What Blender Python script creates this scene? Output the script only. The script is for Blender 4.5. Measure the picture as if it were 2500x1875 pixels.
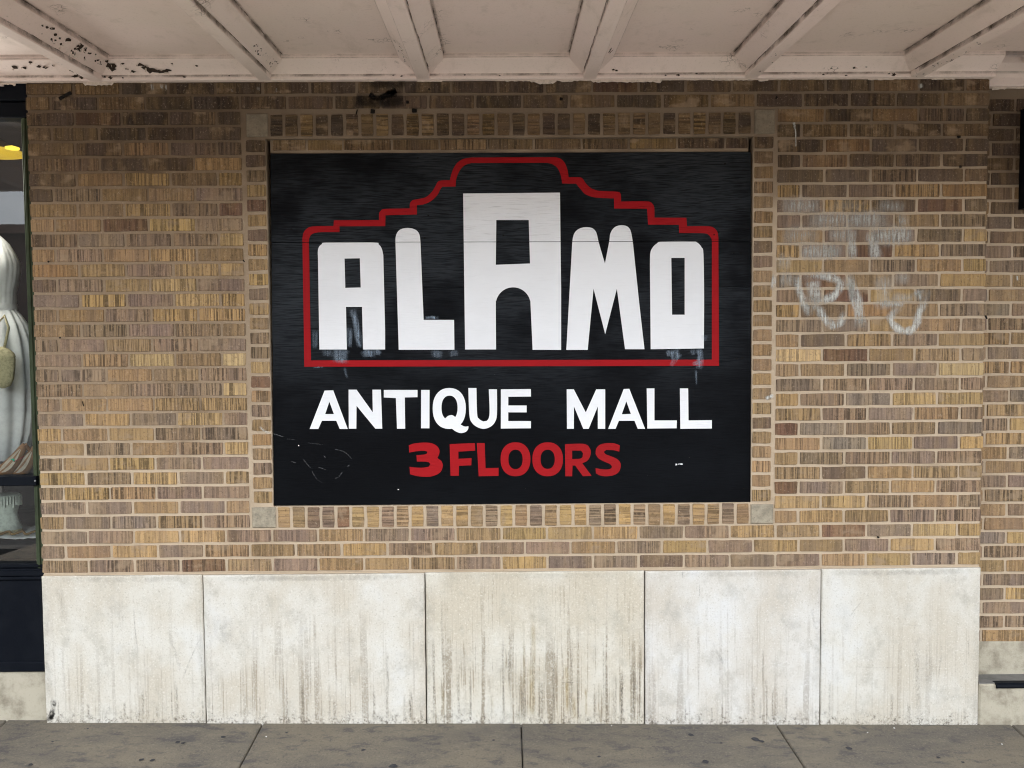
import bpy, bmesh, math, random
from mathutils import Vector, Matrix
from mathutils.geometry import tessellate_polygon
rnd = random.Random(7)
scene = bpy.context.scene
COL = scene.collection
for o in list(bpy.data.objects): bpy.data.objects.remove(o)

# ------------------------------------------------------------------ camera
F, IW, IH = 1950.0, 2500.0, 1875.0          # focal length and size of the photograph in its own pixels
PITCH, YAW, ROLL, DIST, EYE = 0.04651142, 0.00760429, -0.00707393, 3.59250544, 1.72578
fw = Vector((math.sin(YAW)*math.cos(PITCH), math.cos(YAW)*math.cos(PITCH), -math.sin(PITCH)))
rt = Vector((math.cos(YAW), -math.sin(YAW), 0)); up = rt.cross(fw)
rt, up = rt*math.cos(ROLL)+up*math.sin(ROLL), up*math.cos(ROLL)-rt*math.sin(ROLL)
cd = bpy.data.cameras.new('camera'); cam = bpy.data.objects.new('camera', cd); COL.objects.link(cam)
cd.sensor_width = 36; cd.lens = 36*F/IW; cd.clip_start = 0.05; cd.clip_end = 2000
M = Matrix((rt, up, -fw)).transposed().to_4x4(); M.translation = Vector((0, -DIST, EYE))
cam.matrix_world = M
scene.camera = cam

# ------------------------------------------------------------------ sky, sun, exposure
SUN_EL, SUN_AZ = math.radians(58), math.radians(86)      # azimuth from +y (into the wall), clockwise
w = bpy.data.worlds.new('World'); scene.world = w; w.use_nodes = True
nt = w.node_tree; nt.nodes.clear()
out = nt.nodes.new('ShaderNodeOutputWorld'); bg = nt.nodes.new('ShaderNodeBackground')
sky = nt.nodes.new('ShaderNodeTexSky'); sky.sky_type = 'NISHITA'; sky.sun_disc = False
sky.sun_elevation = SUN_EL; sky.sun_rotation = SUN_AZ; sky.dust_density = 3.0; sky.air_density = 1.0
tc = nt.nodes.new('ShaderNodeTexCoord'); mp = nt.nodes.new('ShaderNodeMapping'); mp.inputs['Scale'].default_value = (1.6, 1.6, 3.2)
ns = nt.nodes.new('ShaderNodeTexNoise'); ns.inputs['Scale'].default_value = 2.2; ns.inputs['Detail'].default_value = 8
mr = nt.nodes.new('ShaderNodeMapRange'); mr.inputs[1].default_value = 0.33; mr.inputs[2].default_value = 0.55
mr.inputs[3].default_value = 0.45; mr.inputs[4].default_value = 1.0
mx = nt.nodes.new('ShaderNodeMix'); mx.data_type = 'RGBA'; mx.inputs[7].default_value = (6.95, 7.2, 7.45, 1)
L = nt.links.new
L(tc.outputs['Generated'], mp.inputs[0]); L(mp.outputs[0], ns.inputs['Vector']); L(ns.outputs[0], mr.inputs[0])
L(mr.outputs[0], mx.inputs[0]); L(sky.outputs[0], mx.inputs[6]); L(mx.outputs[2], bg.inputs[0]); L(bg.outputs[0], out.inputs[0])
bg.inputs[1].default_value = 0.13
sd = bpy.data.lights.new('sun', 'SUN'); sun = bpy.data.objects.new('sun', sd); COL.objects.link(sun)
sd.energy = 3.0; sd.angle = math.radians(3); sd.color = (1, .95, .88)
sdir = Vector((math.sin(SUN_AZ)*math.cos(SUN_EL), math.cos(SUN_AZ)*math.cos(SUN_EL), math.sin(SUN_EL)))
sun.rotation_euler = sdir.to_track_quat('Z', 'Y').to_euler()
scene.cycles.filter_width = 1.1
vs = scene.view_settings
vs.view_transform = 'Standard'; vs.look = 'None'; vs.gamma = 1; vs.exposure = 2.2; vs.use_curve_mapping = False

# ------------------------------------------------------------------ helpers
def P(px, py, Y=0.0):
    """the point of the plane y = Y that stands behind a place in the photograph"""
    v = fw*F + rt*(px-IW/2) - up*(py-IH/2)
    t = (DIST+Y)/v.y
    return Vector((0, -DIST, EYE)) + v*t
GA, GS = -0.0131, 0.03                       # the pavement falls to the right and to the street
def gz(x, y): return GA*x + GS*min(y, 0.3)
def G(px, py):
    v = fw*F + rt*(px-IW/2) - up*(py-IH/2); c = Vector((0, -DIST, EYE))
    t = (GA*c.x+GS*c.y-c.z)/(v.z-GA*v.x-GS*v.y)
    return c+v*t

def link(name, me, mat=None, parent=None):
    o = bpy.data.objects.new(name, me); COL.objects.link(o)
    if mat and me: me.materials.clear(); me.materials.append(mat)
    if parent: o.parent = parent
    return o
def mesh(name, vs_, fs, mat=None, parent=None, smooth=False):
    me = bpy.data.meshes.new(name); me.from_pydata([tuple(v) for v in vs_], [], fs); me.update()
    if smooth:
        for p in me.polygons: p.use_smooth = True
    return link(name, me, mat, parent)
def empty(name, loc=(0, 0, 0)):
    o = bpy.data.objects.new(name, None); o.empty_display_size = .1; o.location = loc; COL.objects.link(o); return o
def tag(o, label=None, cat=None, group=None, kind=None):
    if label: o['label'] = label
    if cat: o['category'] = cat
    if group: o['group'] = group
    if kind: o['kind'] = kind
    return o
class MB:
    def __init__(s): s.v = []; s.f = []
    def add(s, v, f):
        n = len(s.v); s.v += [tuple(a) for a in v]; s.f += [tuple(i+n for i in q) for q in f]
    def box(s, x0, x1, y0, y1, z0, z1):
        s.add([(x0,y0,z0),(x1,y0,z0),(x1,y1,z0),(x0,y1,z0),(x0,y0,z1),(x1,y0,z1),(x1,y1,z1),(x0,y1,z1)],
              [(0,3,2,1),(4,5,6,7),(0,1,5,4),(1,2,6,5),(2,3,7,6),(3,0,4,7)])
    def bbox(s, x0, x1, y0, y1, z0, z1, b=.003):
        # a box with bevelled front edges (front = low y)
        def ring(i, y): return [(x0+i, y, z0+i), (x1-i, y, z0+i), (x1-i, y, z1-i), (x0+i, y, z1-i)]
        v = ring(b, y0)+ring(0, y0+b)+ring(0, y1)
        f = [(0,1,2,3), (11,10,9,8)]
        for r in (0, 4):
            for k in range(4): f.append((r+k, r+4+k, r+4+(k+1)%4, r+(k+1)%4))
        s.add(v, f)
    def extr_x(s, prof, x0, x1):
        # profile of (y,z) points swept along x
        n = len(prof)
        v = [(x0, a, b) for a, b in prof]+[(x1, a, b) for a, b in prof]
        f = [(i, (i+1) % n, n+(i+1) % n, n+i) for i in range(n)]+[tuple(range(n-1, -1, -1)), tuple(range(n, 2*n))]
        s.add(v, f)
    def tube(s, pts, r, k=8):
        n = len(pts)
        vv = []
        for i, p in enumerate(pts):
            p = Vector(p); a = Vector(pts[max(i-1, 0)]); b = Vector(pts[min(i+1, n-1)])
            d = (b-a).normalized(); u = d.cross(Vector((.31, .2, .93))).normalized(); w_ = d.cross(u)
            rr = r[i] if isinstance(r, (list, tuple)) else r
            vv += [p+u*rr*math.cos(t*2*math.pi/k)+w_*rr*math.sin(t*2*math.pi/k) for t in range(k)]
        ff = [(i*k+j, i*k+(j+1) % k, (i+1)*k+(j+1) % k, (i+1)*k+j) for i in range(n-1) for j in range(k)]
        ff += [tuple(range(k-1, -1, -1)), tuple(range((n-1)*k, n*k))]
        s.add(vv, ff)
    def build(s, name, mat=None, parent=None, smooth=False):
        o = mesh(name, s.v, s.f, mat, parent, smooth)
        bm = bmesh.new(); bm.from_mesh(o.data); bmesh.ops.recalc_face_normals(bm, faces=bm.faces[:]); bm.to_mesh(o.data); bm.free()
        return o

# ---- node helper
class NB:
    def __init__(s, name):
        s.m = bpy.data.materials.new(name); s.m.use_nodes = True; s.t = s.m.node_tree; s.t.nodes.clear()
        s.out = s.t.nodes.new('ShaderNodeOutputMaterial')
    def n(s, typ, **kw):
        nd = s.t.nodes.new('ShaderNode'+typ)
        for k, v in kw.items():
            if k in nd.inputs: s.set(nd.inputs[k], v)
            else: setattr(nd, k, v)
        return nd
    def set(s, sock, v):
        if isinstance(v, bpy.types.NodeSocket): s.t.links.new(v, sock)
        else:
            if isinstance(v, (tuple, list)) and len(v) == 3 and sock.type == 'RGBA': v = (*v, 1)
            sock.default_value = v
    def math(s, op, a, b=None, c=None, clamp=False):
        nd = s.t.nodes.new('ShaderNodeMath'); nd.operation = op; nd.use_clamp = clamp
        for i, x in enumerate((a, b, c)):
            if x is not None: s.set(nd.inputs[i], x)
        return nd.outputs[0]
    def mul(s, a, b): return s.math('MULTIPLY', a, b)
    def mix(s, f, a, b, blend='MIX'):
        nd = s.t.nodes.new('ShaderNodeMix'); nd.data_type = 'RGBA'; nd.blend_type = blend
        s.set(nd.inputs[0], f); s.set(nd.inputs[6], a); s.set(nd.inputs[7], b); return nd.outputs[2]
    def rng(s, v, a, b, c=0.0, d=1.0, smooth=True):
        nd = s.t.nodes.new('ShaderNodeMapRange'); nd.interpolation_type = 'SMOOTHSTEP' if smooth else 'LINEAR'
        for i, x in enumerate((v, a, b, c, d)): s.set(nd.inputs[i], x)
        return nd.outputs[0]
    def coord(s, kind='Object'):
        if kind == 'World': return s.n('NewGeometry').outputs['Position']
        return s.n('TexCoord').outputs[kind]
    def scl(s, vec, sc, off=None):
        nd = s.t.nodes.new('ShaderNodeVectorMath'); nd.operation = 'MULTIPLY'; s.set(nd.inputs[0], vec); s.set(nd.inputs[1], sc)
        r = nd.outputs[0]
        if off is not None:
            n2 = s.t.nodes.new('ShaderNodeVectorMath'); n2.operation = 'ADD'; s.set(n2.inputs[0], r); s.set(n2.inputs[1], off); r = n2.outputs[0]
        return r
    def noise(s, vec, scale=1.0, detail=4.0, rough=.55, dist=0.0):
        return s.n('TexNoise', Vector=vec, Scale=scale, Detail=detail, Roughness=rough, Distortion=dist).outputs[0]
    def bump(s, h, strength=.5, dist=.002, normal=None):
        nd = s.n('Bump', Strength=strength, Distance=dist, Height=h)
        if normal is not None: s.set(nd.inputs['Normal'], normal)
        return nd.outputs[0]
    def bsdf(s, col, rough=.8, normal=None, spec=.3, **kw):
        nd = s.n('BsdfPrincipled', **{'Base Color': col, 'Roughness': rough, 'Specular IOR Level': spec}, **kw)
        if normal is not None: s.set(nd.inputs['Normal'], normal)
        s.t.links.new(nd.outputs[0], s.out.inputs[0]); return s.m
def comb(b, x, y, z):
    nd = b.t.nodes.new('ShaderNodeCombineXYZ')
    for i, v in enumerate((x, y, z)): b.set(nd.inputs[i], v)
    return nd.outputs[0]
def hvec(b, sx, sy, sz, offs=True):
    oi = b.n('ObjectInfo'); r = oi.outputs['Random']
    off = comb(b, b.mul(r, 91.0), b.mul(r, 37.0), b.mul(r, 53.0))
    return b.scl(b.coord('Object'), (sx, sy, sz), off), oi

# ------------------------------------------------------------------ materials
def m_brick():
    b = NB('ribbed_brick')
    v, oi = hvec(b, 122, 4, 1.8); stripe = b.noise(v, 1.0, 2.0, .6, .15)
    vb, _ = hvec(b, 62, 4, 2.2); thin = b.noise(vb, 1.0, 1.0, .5, .2)
    v2, _ = hvec(b, 22, 20, 16); blot = b.noise(v2, 1.0, 4, .6)
    v3, _ = hvec(b, 115, 100, 100); grit = b.noise(v3, 1.0, 3, .8)
    v4, _ = hvec(b, 9, 9, 14); smear = b.noise(v4, 1.0, 5, .6)
    v5, _ = hvec(b, 9, 5, 2); gate = b.noise(v5, 1.0, 2, .5)
    v6, _ = hvec(b, 12, 5, 3); tone = b.noise(v6, 1.0, 3, .6)
    v7, _ = hvec(b, 70, 20, 60); brk = b.noise(v7, 1.0, 3, .6)
    col = oi.outputs['Color']; st = oi.outputs['Alpha']
    base = b.mix(b.rng(tone, .45, .62, 0, .55), col, b.mix(.6, col, (.36, .245, .125)))
    base = b.mix(b.rng(tone, .5, .36, 0, .55), base, b.mix(.6, col, (.15, .113, .092)))
    base = b.mix(b.rng(blot, .56, .74, 0, .6), base, b.mix(.5, col, (.13, .095, .075)))
    wide = b.mul(b.rng(stripe, .53, .585), b.rng(gate, .36, .5, .12, 1.0))
    line = b.mul(b.rng(b.math('ABSOLUTE', b.math('SUBTRACT', thin, .5)), .028, .008), .9)
    groove = b.mul(b.mul(b.math('MAXIMUM', wide, line), b.rng(brk, .34, .48, .35, 1.0)), st)
    base = b.mix(b.mul(groove, .8), base, b.mix(.45, (.026, .019, .015), b.mix(1.0, col, (.25, .25, .25), 'MULTIPLY')))
    ridge = b.mul(b.rng(stripe, .47, .38), b.mul(st, .5))
    base = b.mix(ridge, base, b.mix(1.0, col, (1.5, 1.45, 1.3), 'MULTIPLY'))
    base = b.mix(b.rng(grit, .57, .68, 0, .8), base, b.mix(.7, col, (.03, .022, .018)))
    base = b.mix(b.rng(grit, .42, .3, 0, .65), base, b.mix(.6, col, (.55, .45, .34)))
    base = b.mix(b.rng(smear, .57, .7, 0, .6), base, (.34, .25, .165))
    h = b.math('ADD', b.mul(groove, -1.0), b.mul(grit, .5))
    return b.bsdf(base, .88, b.bump(h, .8, .003), .2)
def m_mortar():
    b = NB('mortar'); p = b.coord('World')
    n1 = b.noise(p, 3.0, 4); n2 = b.noise(p, 85, 4, .8); n3 = b.noise(p, 260, 2)
    x = b.n('SeparateXYZ', Vector=p).outputs[0]
    zz = b.n('SeparateXYZ', Vector=p).outputs[2]
    dirty = b.math('ADD', b.mul(b.rng(x, -.9, -1.3, 0, .8), b.rng(b.math('ADD', zz, b.mul(n1, .5)), 1.4, 1.75)), b.rng(n1, .5, .75, 0, .4), clamp=True)
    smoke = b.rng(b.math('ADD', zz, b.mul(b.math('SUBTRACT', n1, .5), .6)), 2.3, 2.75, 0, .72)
    c = b.mix(dirty, (.52, .415, .3), (.275, .2, .13))
    c = b.mix(b.rng(n2, .55, .75, 0, .5), c, (.28, .21, .15)); c = b.mix(b.rng(n2, .42, .3, 0, .4), c, (.66, .56, .45))
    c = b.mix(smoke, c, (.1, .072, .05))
    return b.bsdf(c, .95, b.bump(b.math('ADD', n2, b.mul(n3, .4)), .6, .004), .15)
def m_plain(name, col, rough=.6, var=.25, sc=8, bumpd=.0008, spec=.3, metallic=0.0, dark=None, kind='World'):
    b = NB(name); p = b.coord(kind); n = b.noise(p, sc, 6, .65); n2 = b.noise(p, sc*14, 4, .6)
    d = dark or tuple(c*.45 for c in col)
    c = b.mix(b.rng(n, .4, .72, 0, var*2), col, d); c = b.mix(b.rng(n2, .58, .75, 0, var), c, d)
    return b.bsdf(c, b.rng(n, .3, .7, rough-.08, rough+.08), b.bump(n2, .5, bumpd), spec, Metallic=metallic)
def m_stone():
    b = NB('limestone'); p = b.coord('World'); oi = b.n('ObjectInfo'); amt = oi.outputs['Alpha']
    off = comb(b, b.mul(oi.outputs['Random'], 31.), 0., b.mul(oi.outputs['Random'], 17.))
    sep = b.n('SeparateXYZ', Vector=p); z = b.math('ADD', sep.outputs[2], b.mul(sep.outputs[0], -GA))
    n1 = b.noise(b.scl(p, (2.6, 2, 2.0), off), 1.0, 6, .62)
    n2 = b.noise(b.scl(p, (5, 5, 4), off), 1.6, 7, .7)
    st = b.noise(b.scl(p, (30, 5, .7), off), 1.0, 4, .6, .15)
    st2 = b.noise(b.scl(p, (95, 5, 1.3), off), 1.0, 3, .6, .2)
    fine = b.noise(p, 120, 3, .8); chip = b.noise(p, 38, 6, .72); spk = b.noise(p, 80, 3, .8)
    c = b.mix(b.rng(n1, .36, .64), (.665, .65, .61), (.57, .525, .45))
    c = b.mix(b.rng(n2, .5, .7, 0, .62), c, (.43, .41, .36))
    c = b.mix(b.rng(n1, .44, .3, 0, .6), c, (.68, .685, .69))
    hgt = b.math('ADD', z, b.mul(b.math('SUBTRACT', n2, .5), 1.5))
    low = b.rng(hgt, .66, .08, 0.0, 1.0)
    run = b.mul(b.mul(b.rng(st, .53, .6), low), b.rng(spk, .36, .52, .25, 1.0))
    c = b.mix(b.mul(run, b.mul(amt, .72)), c, (.26, .22, .17))
    run2 = b.mul(b.mul(b.rng(st2, .555, .61), b.rng(n1, .44, .58, .0, 1.0)), b.rng(hgt, .75, .12, .06, 1.0))
    c = b.mix(b.mul(run2, b.mul(amt, .75)), c, (.3, .255, .195))
    c = b.mix(b.rng(fine, .56, .68, 0, .5), c, (.34, .31, .255)); c = b.mix(b.rng(fine, .44, .32, 0, .6), c, (.78, .77, .75))
    c = b.mix(b.rng(chip, .66, .72, 0, .5), c, (.36, .33, .28))
    foot = b.mul(b.rng(b.math('ADD', z, b.mul(b.math('SUBTRACT', chip, .5), .3)), .06, -.03), b.rng(spk, .46, .6, .05, .85))
    c = b.mix(foot, c, (.11, .092, .072))
    c = b.mix(1.0, c, oi.outputs['Color'], 'MULTIPLY')
    return b.bsdf(c, .75, b.bump(b.math('ADD', fine, chip), .5, .003), .25)
def m_walk():
    b = NB('pavement_concrete'); p = b.coord('World')
    n1 = b.noise(b.scl(p, (1.6, 4, 1)), 1.0, 6, .6); n2 = b.noise(b.scl(p, (5, 11, 1)), 1.6, 7, .68, .4); n3 = b.noise(p, 115, 3, .85); n4 = b.noise(p, 34, 5, .75); n5 = b.noise(p, 80, 3, .8)
    c = b.mix(b.rng(n1, .35, .66), (.178, .154, .117), (.128, .115, .097))
    c = b.mix(b.rng(n2, .5, .66, 0, .8), c, (.076, .072, .072)); c = b.mix(b.rng(n2, .45, .3, 0, .6), c, (.19, .168, .13))
    c = b.mix(b.rng(n4, .58, .7, 0, .6), c, (.062, .058, .058)); c = b.mix(b.rng(n5, .62, .7, 0, .5), c, (.055, .052, .05))
    c = b.mix(b.rng(n3, .56, .68, 0, .65), c, (.25, .22, .175)); c = b.mix(b.rng(n3, .44, .32, 0, .65), c, (.065, .06, .055))
    return b.bsdf(c, b.rng(n1, .3, .7, .65, .85), b.bump(b.math('ADD', n3, n4), .5, .003), .25)
def m_canopy():
    b = NB('canopy_paint'); p = b.coord('World')
    n1 = b.noise(p, 1.4, 5, .6); n2 = b.noise(b.scl(p, (8, 3, 8)), 1.2, 6, .65); n3 = b.noise(p, 120, 3)
    c = b.mix(b.rng(n1, .35, .68), (.9, .765, .715), (.86, .755, .685))
    c = b.mix(b.rng(n2, .54, .8, 0, .4), c, (.5, .42, .35))
    n6 = b.noise(p, 100, 3, .8); c = b.mix(b.rng(n6, .55, .72, 0, .28), c, (.5, .42, .36)); c = b.mix(b.rng(b.noise(p, 11, 6, .7), .55, .75, 0, .4), c, (.6, .52, .45))
    vor = b.n('TexVoronoi', Vector=b.scl(p, (1, 1, 1), comb(b, b.mul(n2, .1), 0., 0.)), Scale=46, feature='DISTANCE_TO_EDGE').outputs['Distance']
    gate = b.rng(b.noise(p, 4.5, 4, .6), .6, .7)
    crack = b.mul(b.rng(vor, .06, .015), gate)
    c = b.mix(b.mul(crack, .8), c, (.12, .085, .06))
    return b.bsdf(c, .6, b.bump(b.math('SUBTRACT', n3, b.mul(crack, 1.5)), .3, .0015), .3)
def m_ply(name, c0, c1, amt, worn_sheen=None):
    b = NB(name); p = b.coord('World')
    warp = b.noise(b.scl(p, (1.2, 1, 3.5)), 1.0, 3)
    sep = b.n('SeparateXYZ', Vector=p)
    vv = comb(b, b.mul(sep.outputs[0], 9.), 0., b.math('ADD', b.mul(sep.outputs[2], 230.), b.mul(warp, 22.)))
    gr = b.noise(vv, 1.0, 3, .6, .3)
    big = b.noise(b.scl(p, (1.5, 1, 2.2)), 1.0, 5, .6); fine = b.noise(b.scl(p, (40, 40, 260)), 1.0, 2)
    top = b.rng(sep.outputs[2], 2.188, 2.196)
    c = b.mix(b.rng(big, .4, .7), c0, c1); c = b.mix(b.mul(b.rng(gr, .54, .7), b.math('ADD', b.mul(top, .32), amt)), c, tuple(x*.45 for x in c0))
    if worn_sheen: c = b.mix(b.mul(b.rng(sep.outputs[2], 1.25, 2.1, .0, 1.0), b.mul(b.rng(gr, .62, .42, .3, 1.0), b.rng(big, .36, .62, .1, 1.0))), c, worn_sheen)  # weathered grey grain, with a bluish sheen painted in, stronger higher up
    h = b.mul(b.math('ADD', gr, b.mul(fine, .3)), b.math('ADD', b.mul(top, 1.2), .6))
    return b.bsdf(c, b.rng(big, .3, .7, .55, .7), b.bump(h, .7, .0025), .05)
def m_overlay(name, col, stretch, lo=.4, hi=.6, sc=1.0, rough=.8):
    b = NB(name); a = b.n('Attribute', attribute_name='a').outputs['Fac']
    n = b.noise(b.scl(b.coord('World'), stretch), sc, 4, .65, .2)
    n2 = b.noise(b.coord('World'), 140, 3, .7)
    al = b.math('MULTIPLY', a, b.rng(b.math('ADD', b.mul(n, .75), b.mul(n2, .25)), lo, hi, .12, 1.0), clamp=True)
    bs = b.n('BsdfPrincipled', **{'Base Color': col, 'Roughness': rough, 'Specular IOR Level': .2})
    tr = b.n('BsdfTransparent'); mxs = b.n('MixShader')
    b.set(mxs.inputs[0], al); b.t.links.new(tr.outputs[0], mxs.inputs[1]); b.t.links.new(bs.outputs[0], mxs.inputs[2])
    b.t.links.new(mxs.outputs[0], b.out.inputs[0]); return b.m
def m_glass():
    b = NB('window_glass'); fr = b.n('Fresnel', IOR=1.7); tr = b.n('BsdfTransparent', Color=(.93, .96, .94)); gl = b.n('BsdfGlossy', Roughness=0.0, Color=(1, 1, 1))
    mxs = b.n('MixShader'); b.set(mxs.inputs[0], fr.outputs[0]); b.t.links.new(tr.outputs[0], mxs.inputs[1]); b.t.links.new(gl.outputs[0], mxs.inputs[2])
    b.t.links.new(mxs.outputs[0], b.out.inputs[0]); return b.m
def m_emit(name, col, s):
    b = NB(name); e = b.n('Emission', Color=col, Strength=s); b.t.links.new(e.outputs[0], b.out.inputs[0]); return b.m

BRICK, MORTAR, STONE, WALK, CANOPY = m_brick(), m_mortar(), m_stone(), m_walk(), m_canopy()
def m_block():
    b = NB('corner_concrete'); p = b.coord('World'); n = b.noise(p, 22, 6, .7); n2 = b.noise(p, 120, 4, .75); n1 = b.noise(p, 3, 4)
    c = b.mix(b.rng(n, .38, .66), (.39, .34, .255), (.25, .222, .17)); c = b.mix(b.rng(n2, .56, .68, 0, .7), c, (.13, .115, .09)); c = b.mix(b.rng(n2, .4, .3, 0, .6), c, (.5, .46, .38))
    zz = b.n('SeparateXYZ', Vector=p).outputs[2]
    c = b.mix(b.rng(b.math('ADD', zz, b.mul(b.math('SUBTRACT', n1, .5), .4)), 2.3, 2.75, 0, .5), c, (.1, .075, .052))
    return b.bsdf(c, .95, b.bump(b.math('ADD', n, n2), .6, .004), .15)
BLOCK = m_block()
PLINTH = m_plain('weathered_concrete', (.46, .42, .33), .9, .5, 9, .003, .2, dark=(.22, .19, .14))
PLY = m_ply('black_sign_paint', (.0035, .004, .0052), (.006, .007, .0088), .6, (.034, .039, .045))
WHITE = m_ply('white_sign_paint', (.86, .875, .9), (.8, .815, .84), .06)
RED = m_ply('red_sign_paint', (.36, .012, .016), (.30, .014, .017), .3)
BLACKP = m_plain('black_gloss_paint', (.0045, .006, .0095), .5, .25, 6, .0012, .07, dark=(.01, .012, .016))
GREENP = m_plain('green_frame_paint', (.05, .066, .036), .65, .35, 9, .0012, .12, dark=(.025, .028, .02))
DARKGAP = m_plain('dark_void', (.006, .006, .006), .9)
SOOT = m_overlay('soot', (.006, .005, .004), (30, 30, 30), .3, .5)
GRAF = m_overlay('faded_white_spray', (.66, .67, .63), (120, 20, 9), .34, .66)
SCUFF = m_overlay('blue_white_scuff', (.4, .5, .62), (150, 20, 10), .34, .66)
STAIN = m_overlay('brown_run_stain', (.24, .2, .15), (160, 20, 90), .4, .6)
STAINY = m_overlay('ochre_run_stain', (.42, .3, .1), (60, 20, 20), .35, .65)
DIRT = m_overlay('grey_dirt', (.1, .095, .085), (30, 30, 30), .38, .62)
PEEL = m_plain('bare_wood_under_paint', (.05, .035, .026), .9, .4, 30)
FLAKE = m_plain('curled_paint_flake', (.74, .66, .58), .7, .3, 40)
GUM = m_plain('old_gum', (.045, .045, .05), .8, .3, 60)
GLASS = m_glass()
GUM2 = m_plain('grey_ledge_cement', (.17, .165, .155), .9, .3, 12)
ASPH = m_plain('asphalt', (.06, .058, .056), .9, .3, 30, .004)
EARTH = m_plain('ground_concrete', (.12, .115, .105), .9, .3, 3)
OPPW = m_plain('brown_stucco', (.075, .045, .036), .85, .3, 2)
OPPT = m_plain('brown_trim', (.12, .075, .06), .8, .2, 3)
INTW = m_plain('interior_dark_board', (.008, .0085, .011), .7, .3, 4)
TULLE = m_plain('ivory_satin', (.82, .83, .81), .5, .12, 30)
STRAW = m_plain('cream_straw', (.62, .55, .33), .8, .35, 90, .003)
LEATH = m_plain('tan_leather', (.3, .15, .06), .45, .3, 40)
INSOLE = m_plain('pale_insole', (.55, .47, .36), .6, .2, 40)
BOOT = m_plain('pale_sage_suede', (.62, .69, .61), .8, .25, 50, .002)
TAGG = m_plain('green_tag', (.02, .42, .25), .6, .05)
STRING = m_plain('red_string', (.35, .03, .03), .8, .1)
CLOTH = m_plain('white_cloth', (.78, .79, .78), .8, .1, 30)
TRIM = m_plain('brown_ric_rac', (.28, .17, .06), .8, .3, 60)
STEEL = m_plain('dull_steel', (.35, .35, .36), .4, .2, 30, metallic=.8)
SHADE = m_plain('yellow_shade', (.2, .135, .008), .5, .2, 20)
GLOW = m_emit('lamp_glow', (1, .7, .08), .35)

PAL = dict(t=(.325, .218, .122), g=(.41, .277, .135), l=(.5, .365, .205), m=(.258, .186, .137), d=(.185, .13, .09), r=(.19, .108, .07), o=(.35, .218, .108), k=(.235, .186, .145), D=(.262, .186, .126))
def bcol(code):
    c = PAL['D'] if code == 'D' else PAL[code.lower()]; s = rnd.uniform(.86, 1.14)
    al = rnd.uniform(.85, 1.0) if code.isupper() else rnd.uniform(.35, .75)
    return (c[0]*s*rnd.uniform(.96, 1.04), c[1]*s, c[2]*s*rnd.uniform(.93, 1.07), al)

# ------------------------------------------------------------------ setting: ground, road, pavement
tag(mesh('ground', [(-150, -260, -.42), (150, -260, -.42), (150, 60, -.42), (-150, 60, -.42)], [(0, 1, 2, 3)], EARTH), kind='structure')
tag(mesh('road', [(-90, -14.5, -.235), (90, -14.5, -.235), (90, -3.86, -.235), (-90, -3.86, -.235)], [(0, 1, 2, 3)], ASPH), kind='structure')
kb = MB(); kb.bbox(-12, 12, -3.86, -3.70, -.4, -.125, .015); tag(kb.build('kerb', EARTH), kind='structure')
side = empty('sidewalk'); tag(side, kind='structure')
tag(mesh('bedding', [(-8, -3.7, -.2), (8, -3.7, -.2), (8, .3, -.2), (-8, .3, -.2)], [(0, 1, 2, 3)], EARTH, side))
joints = [((14, 1761.4), (-15, 1790)), ((642, 1764.6), (588, 1875)), ((1272, 1765), (1276, 1875)), ((1895, 1768), (1963, 1872)), ((2474, 1774), (2552, 1855))]
jl = []
for a, b_ in joints:
    A, B = G(*a), G(*b_); k = (B.x-A.x)/(B.y-A.y)
    x0 = A.x-k*A.y*0; jl.append((A.x+(.3-A.y)*k*.6, A.x+(-3.7-A.y)*k*.6))
jl = [(jl[0][0]-1.15, jl[0][1]-1.15)]+jl+[(jl[-1][0]+1.15, jl[-1][1]+1.15)]
jl = [(jl[0][0]-1.15, jl[0][1]-1.15)]+jl
for (a0, a1), (b0, b1) in zip(jl[:-1], jl[1:]):
    g = .0022; e = .005; rows = 10
    v = []; f = []
    for ins, dz in ((g, 0), (g+e, 1)):
        pass
    q = [(a1+g, -3.69), (b1-g, -3.69), (b0-g, .29), (a0+g, .29)]
    qi = [(a1+g+e, -3.69+e), (b1-g-e, -3.69+e), (b0-g-e, .29-e), (a0+g+e, .29-e)]
    v = [(x, y, gz(x, y)-.11) for x, y in q]+[(x, y, gz(x, y)-.006) for x, y in q]+[(x, y, gz(x, y)) for x, y in qi]
    f = [(8, 9, 10, 11)]
    for r in (0, 4):
        for k in range(4): f.append((r+k, r+(k+1) % 4, r+4+(k+1) % 4, r+4+k))
    mesh('concrete_slab', v, f, WALK, side)
def blob(cx, cy, rx, ry, n=11, j=.25, rot=0):
    pts = []
    for i in range(n):
        a = 2*math.pi*i/n; r = 1+rnd.uniform(-j, j)
        x, y = rx*r*math.cos(a), ry*r*math.sin(a)
        pts.append((cx+x*math.cos(rot)-y*math.sin(rot), cy+x*math.sin(rot)+y*math.cos(rot)))
    return pts
gums = [(434, 1813, 1.), (448, 1815, .8), (545, 1800, .9), (1687, 1795, 1.1), (1723, 1861, 1.2), (2073, 1828, 1.1), (887, 1832, .7), (960, 1871, 1.5), (1845, 1806, 1.4), (1860, 1811, 1.), (372, 1857, .8), (345, 1856, 1.), (75, 1868, .9), (1462, 1848, .6), (1761, 1815, .5), (1205, 1808, .5), (2290, 1850, .7), (2350, 1862, .6), (700, 1790, .5), (128, 1812, .45), (214, 1780, .45)]
for px, py, s in gums:
    c = G(px, py); pts = blob(c.x, c.y, .012*s, .011*s)
    mesh('gum_spot', [(x, y, gz(x, y)+.0025) for x, y in pts], [tuple(range(len(pts)))], GUM, side)
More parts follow.
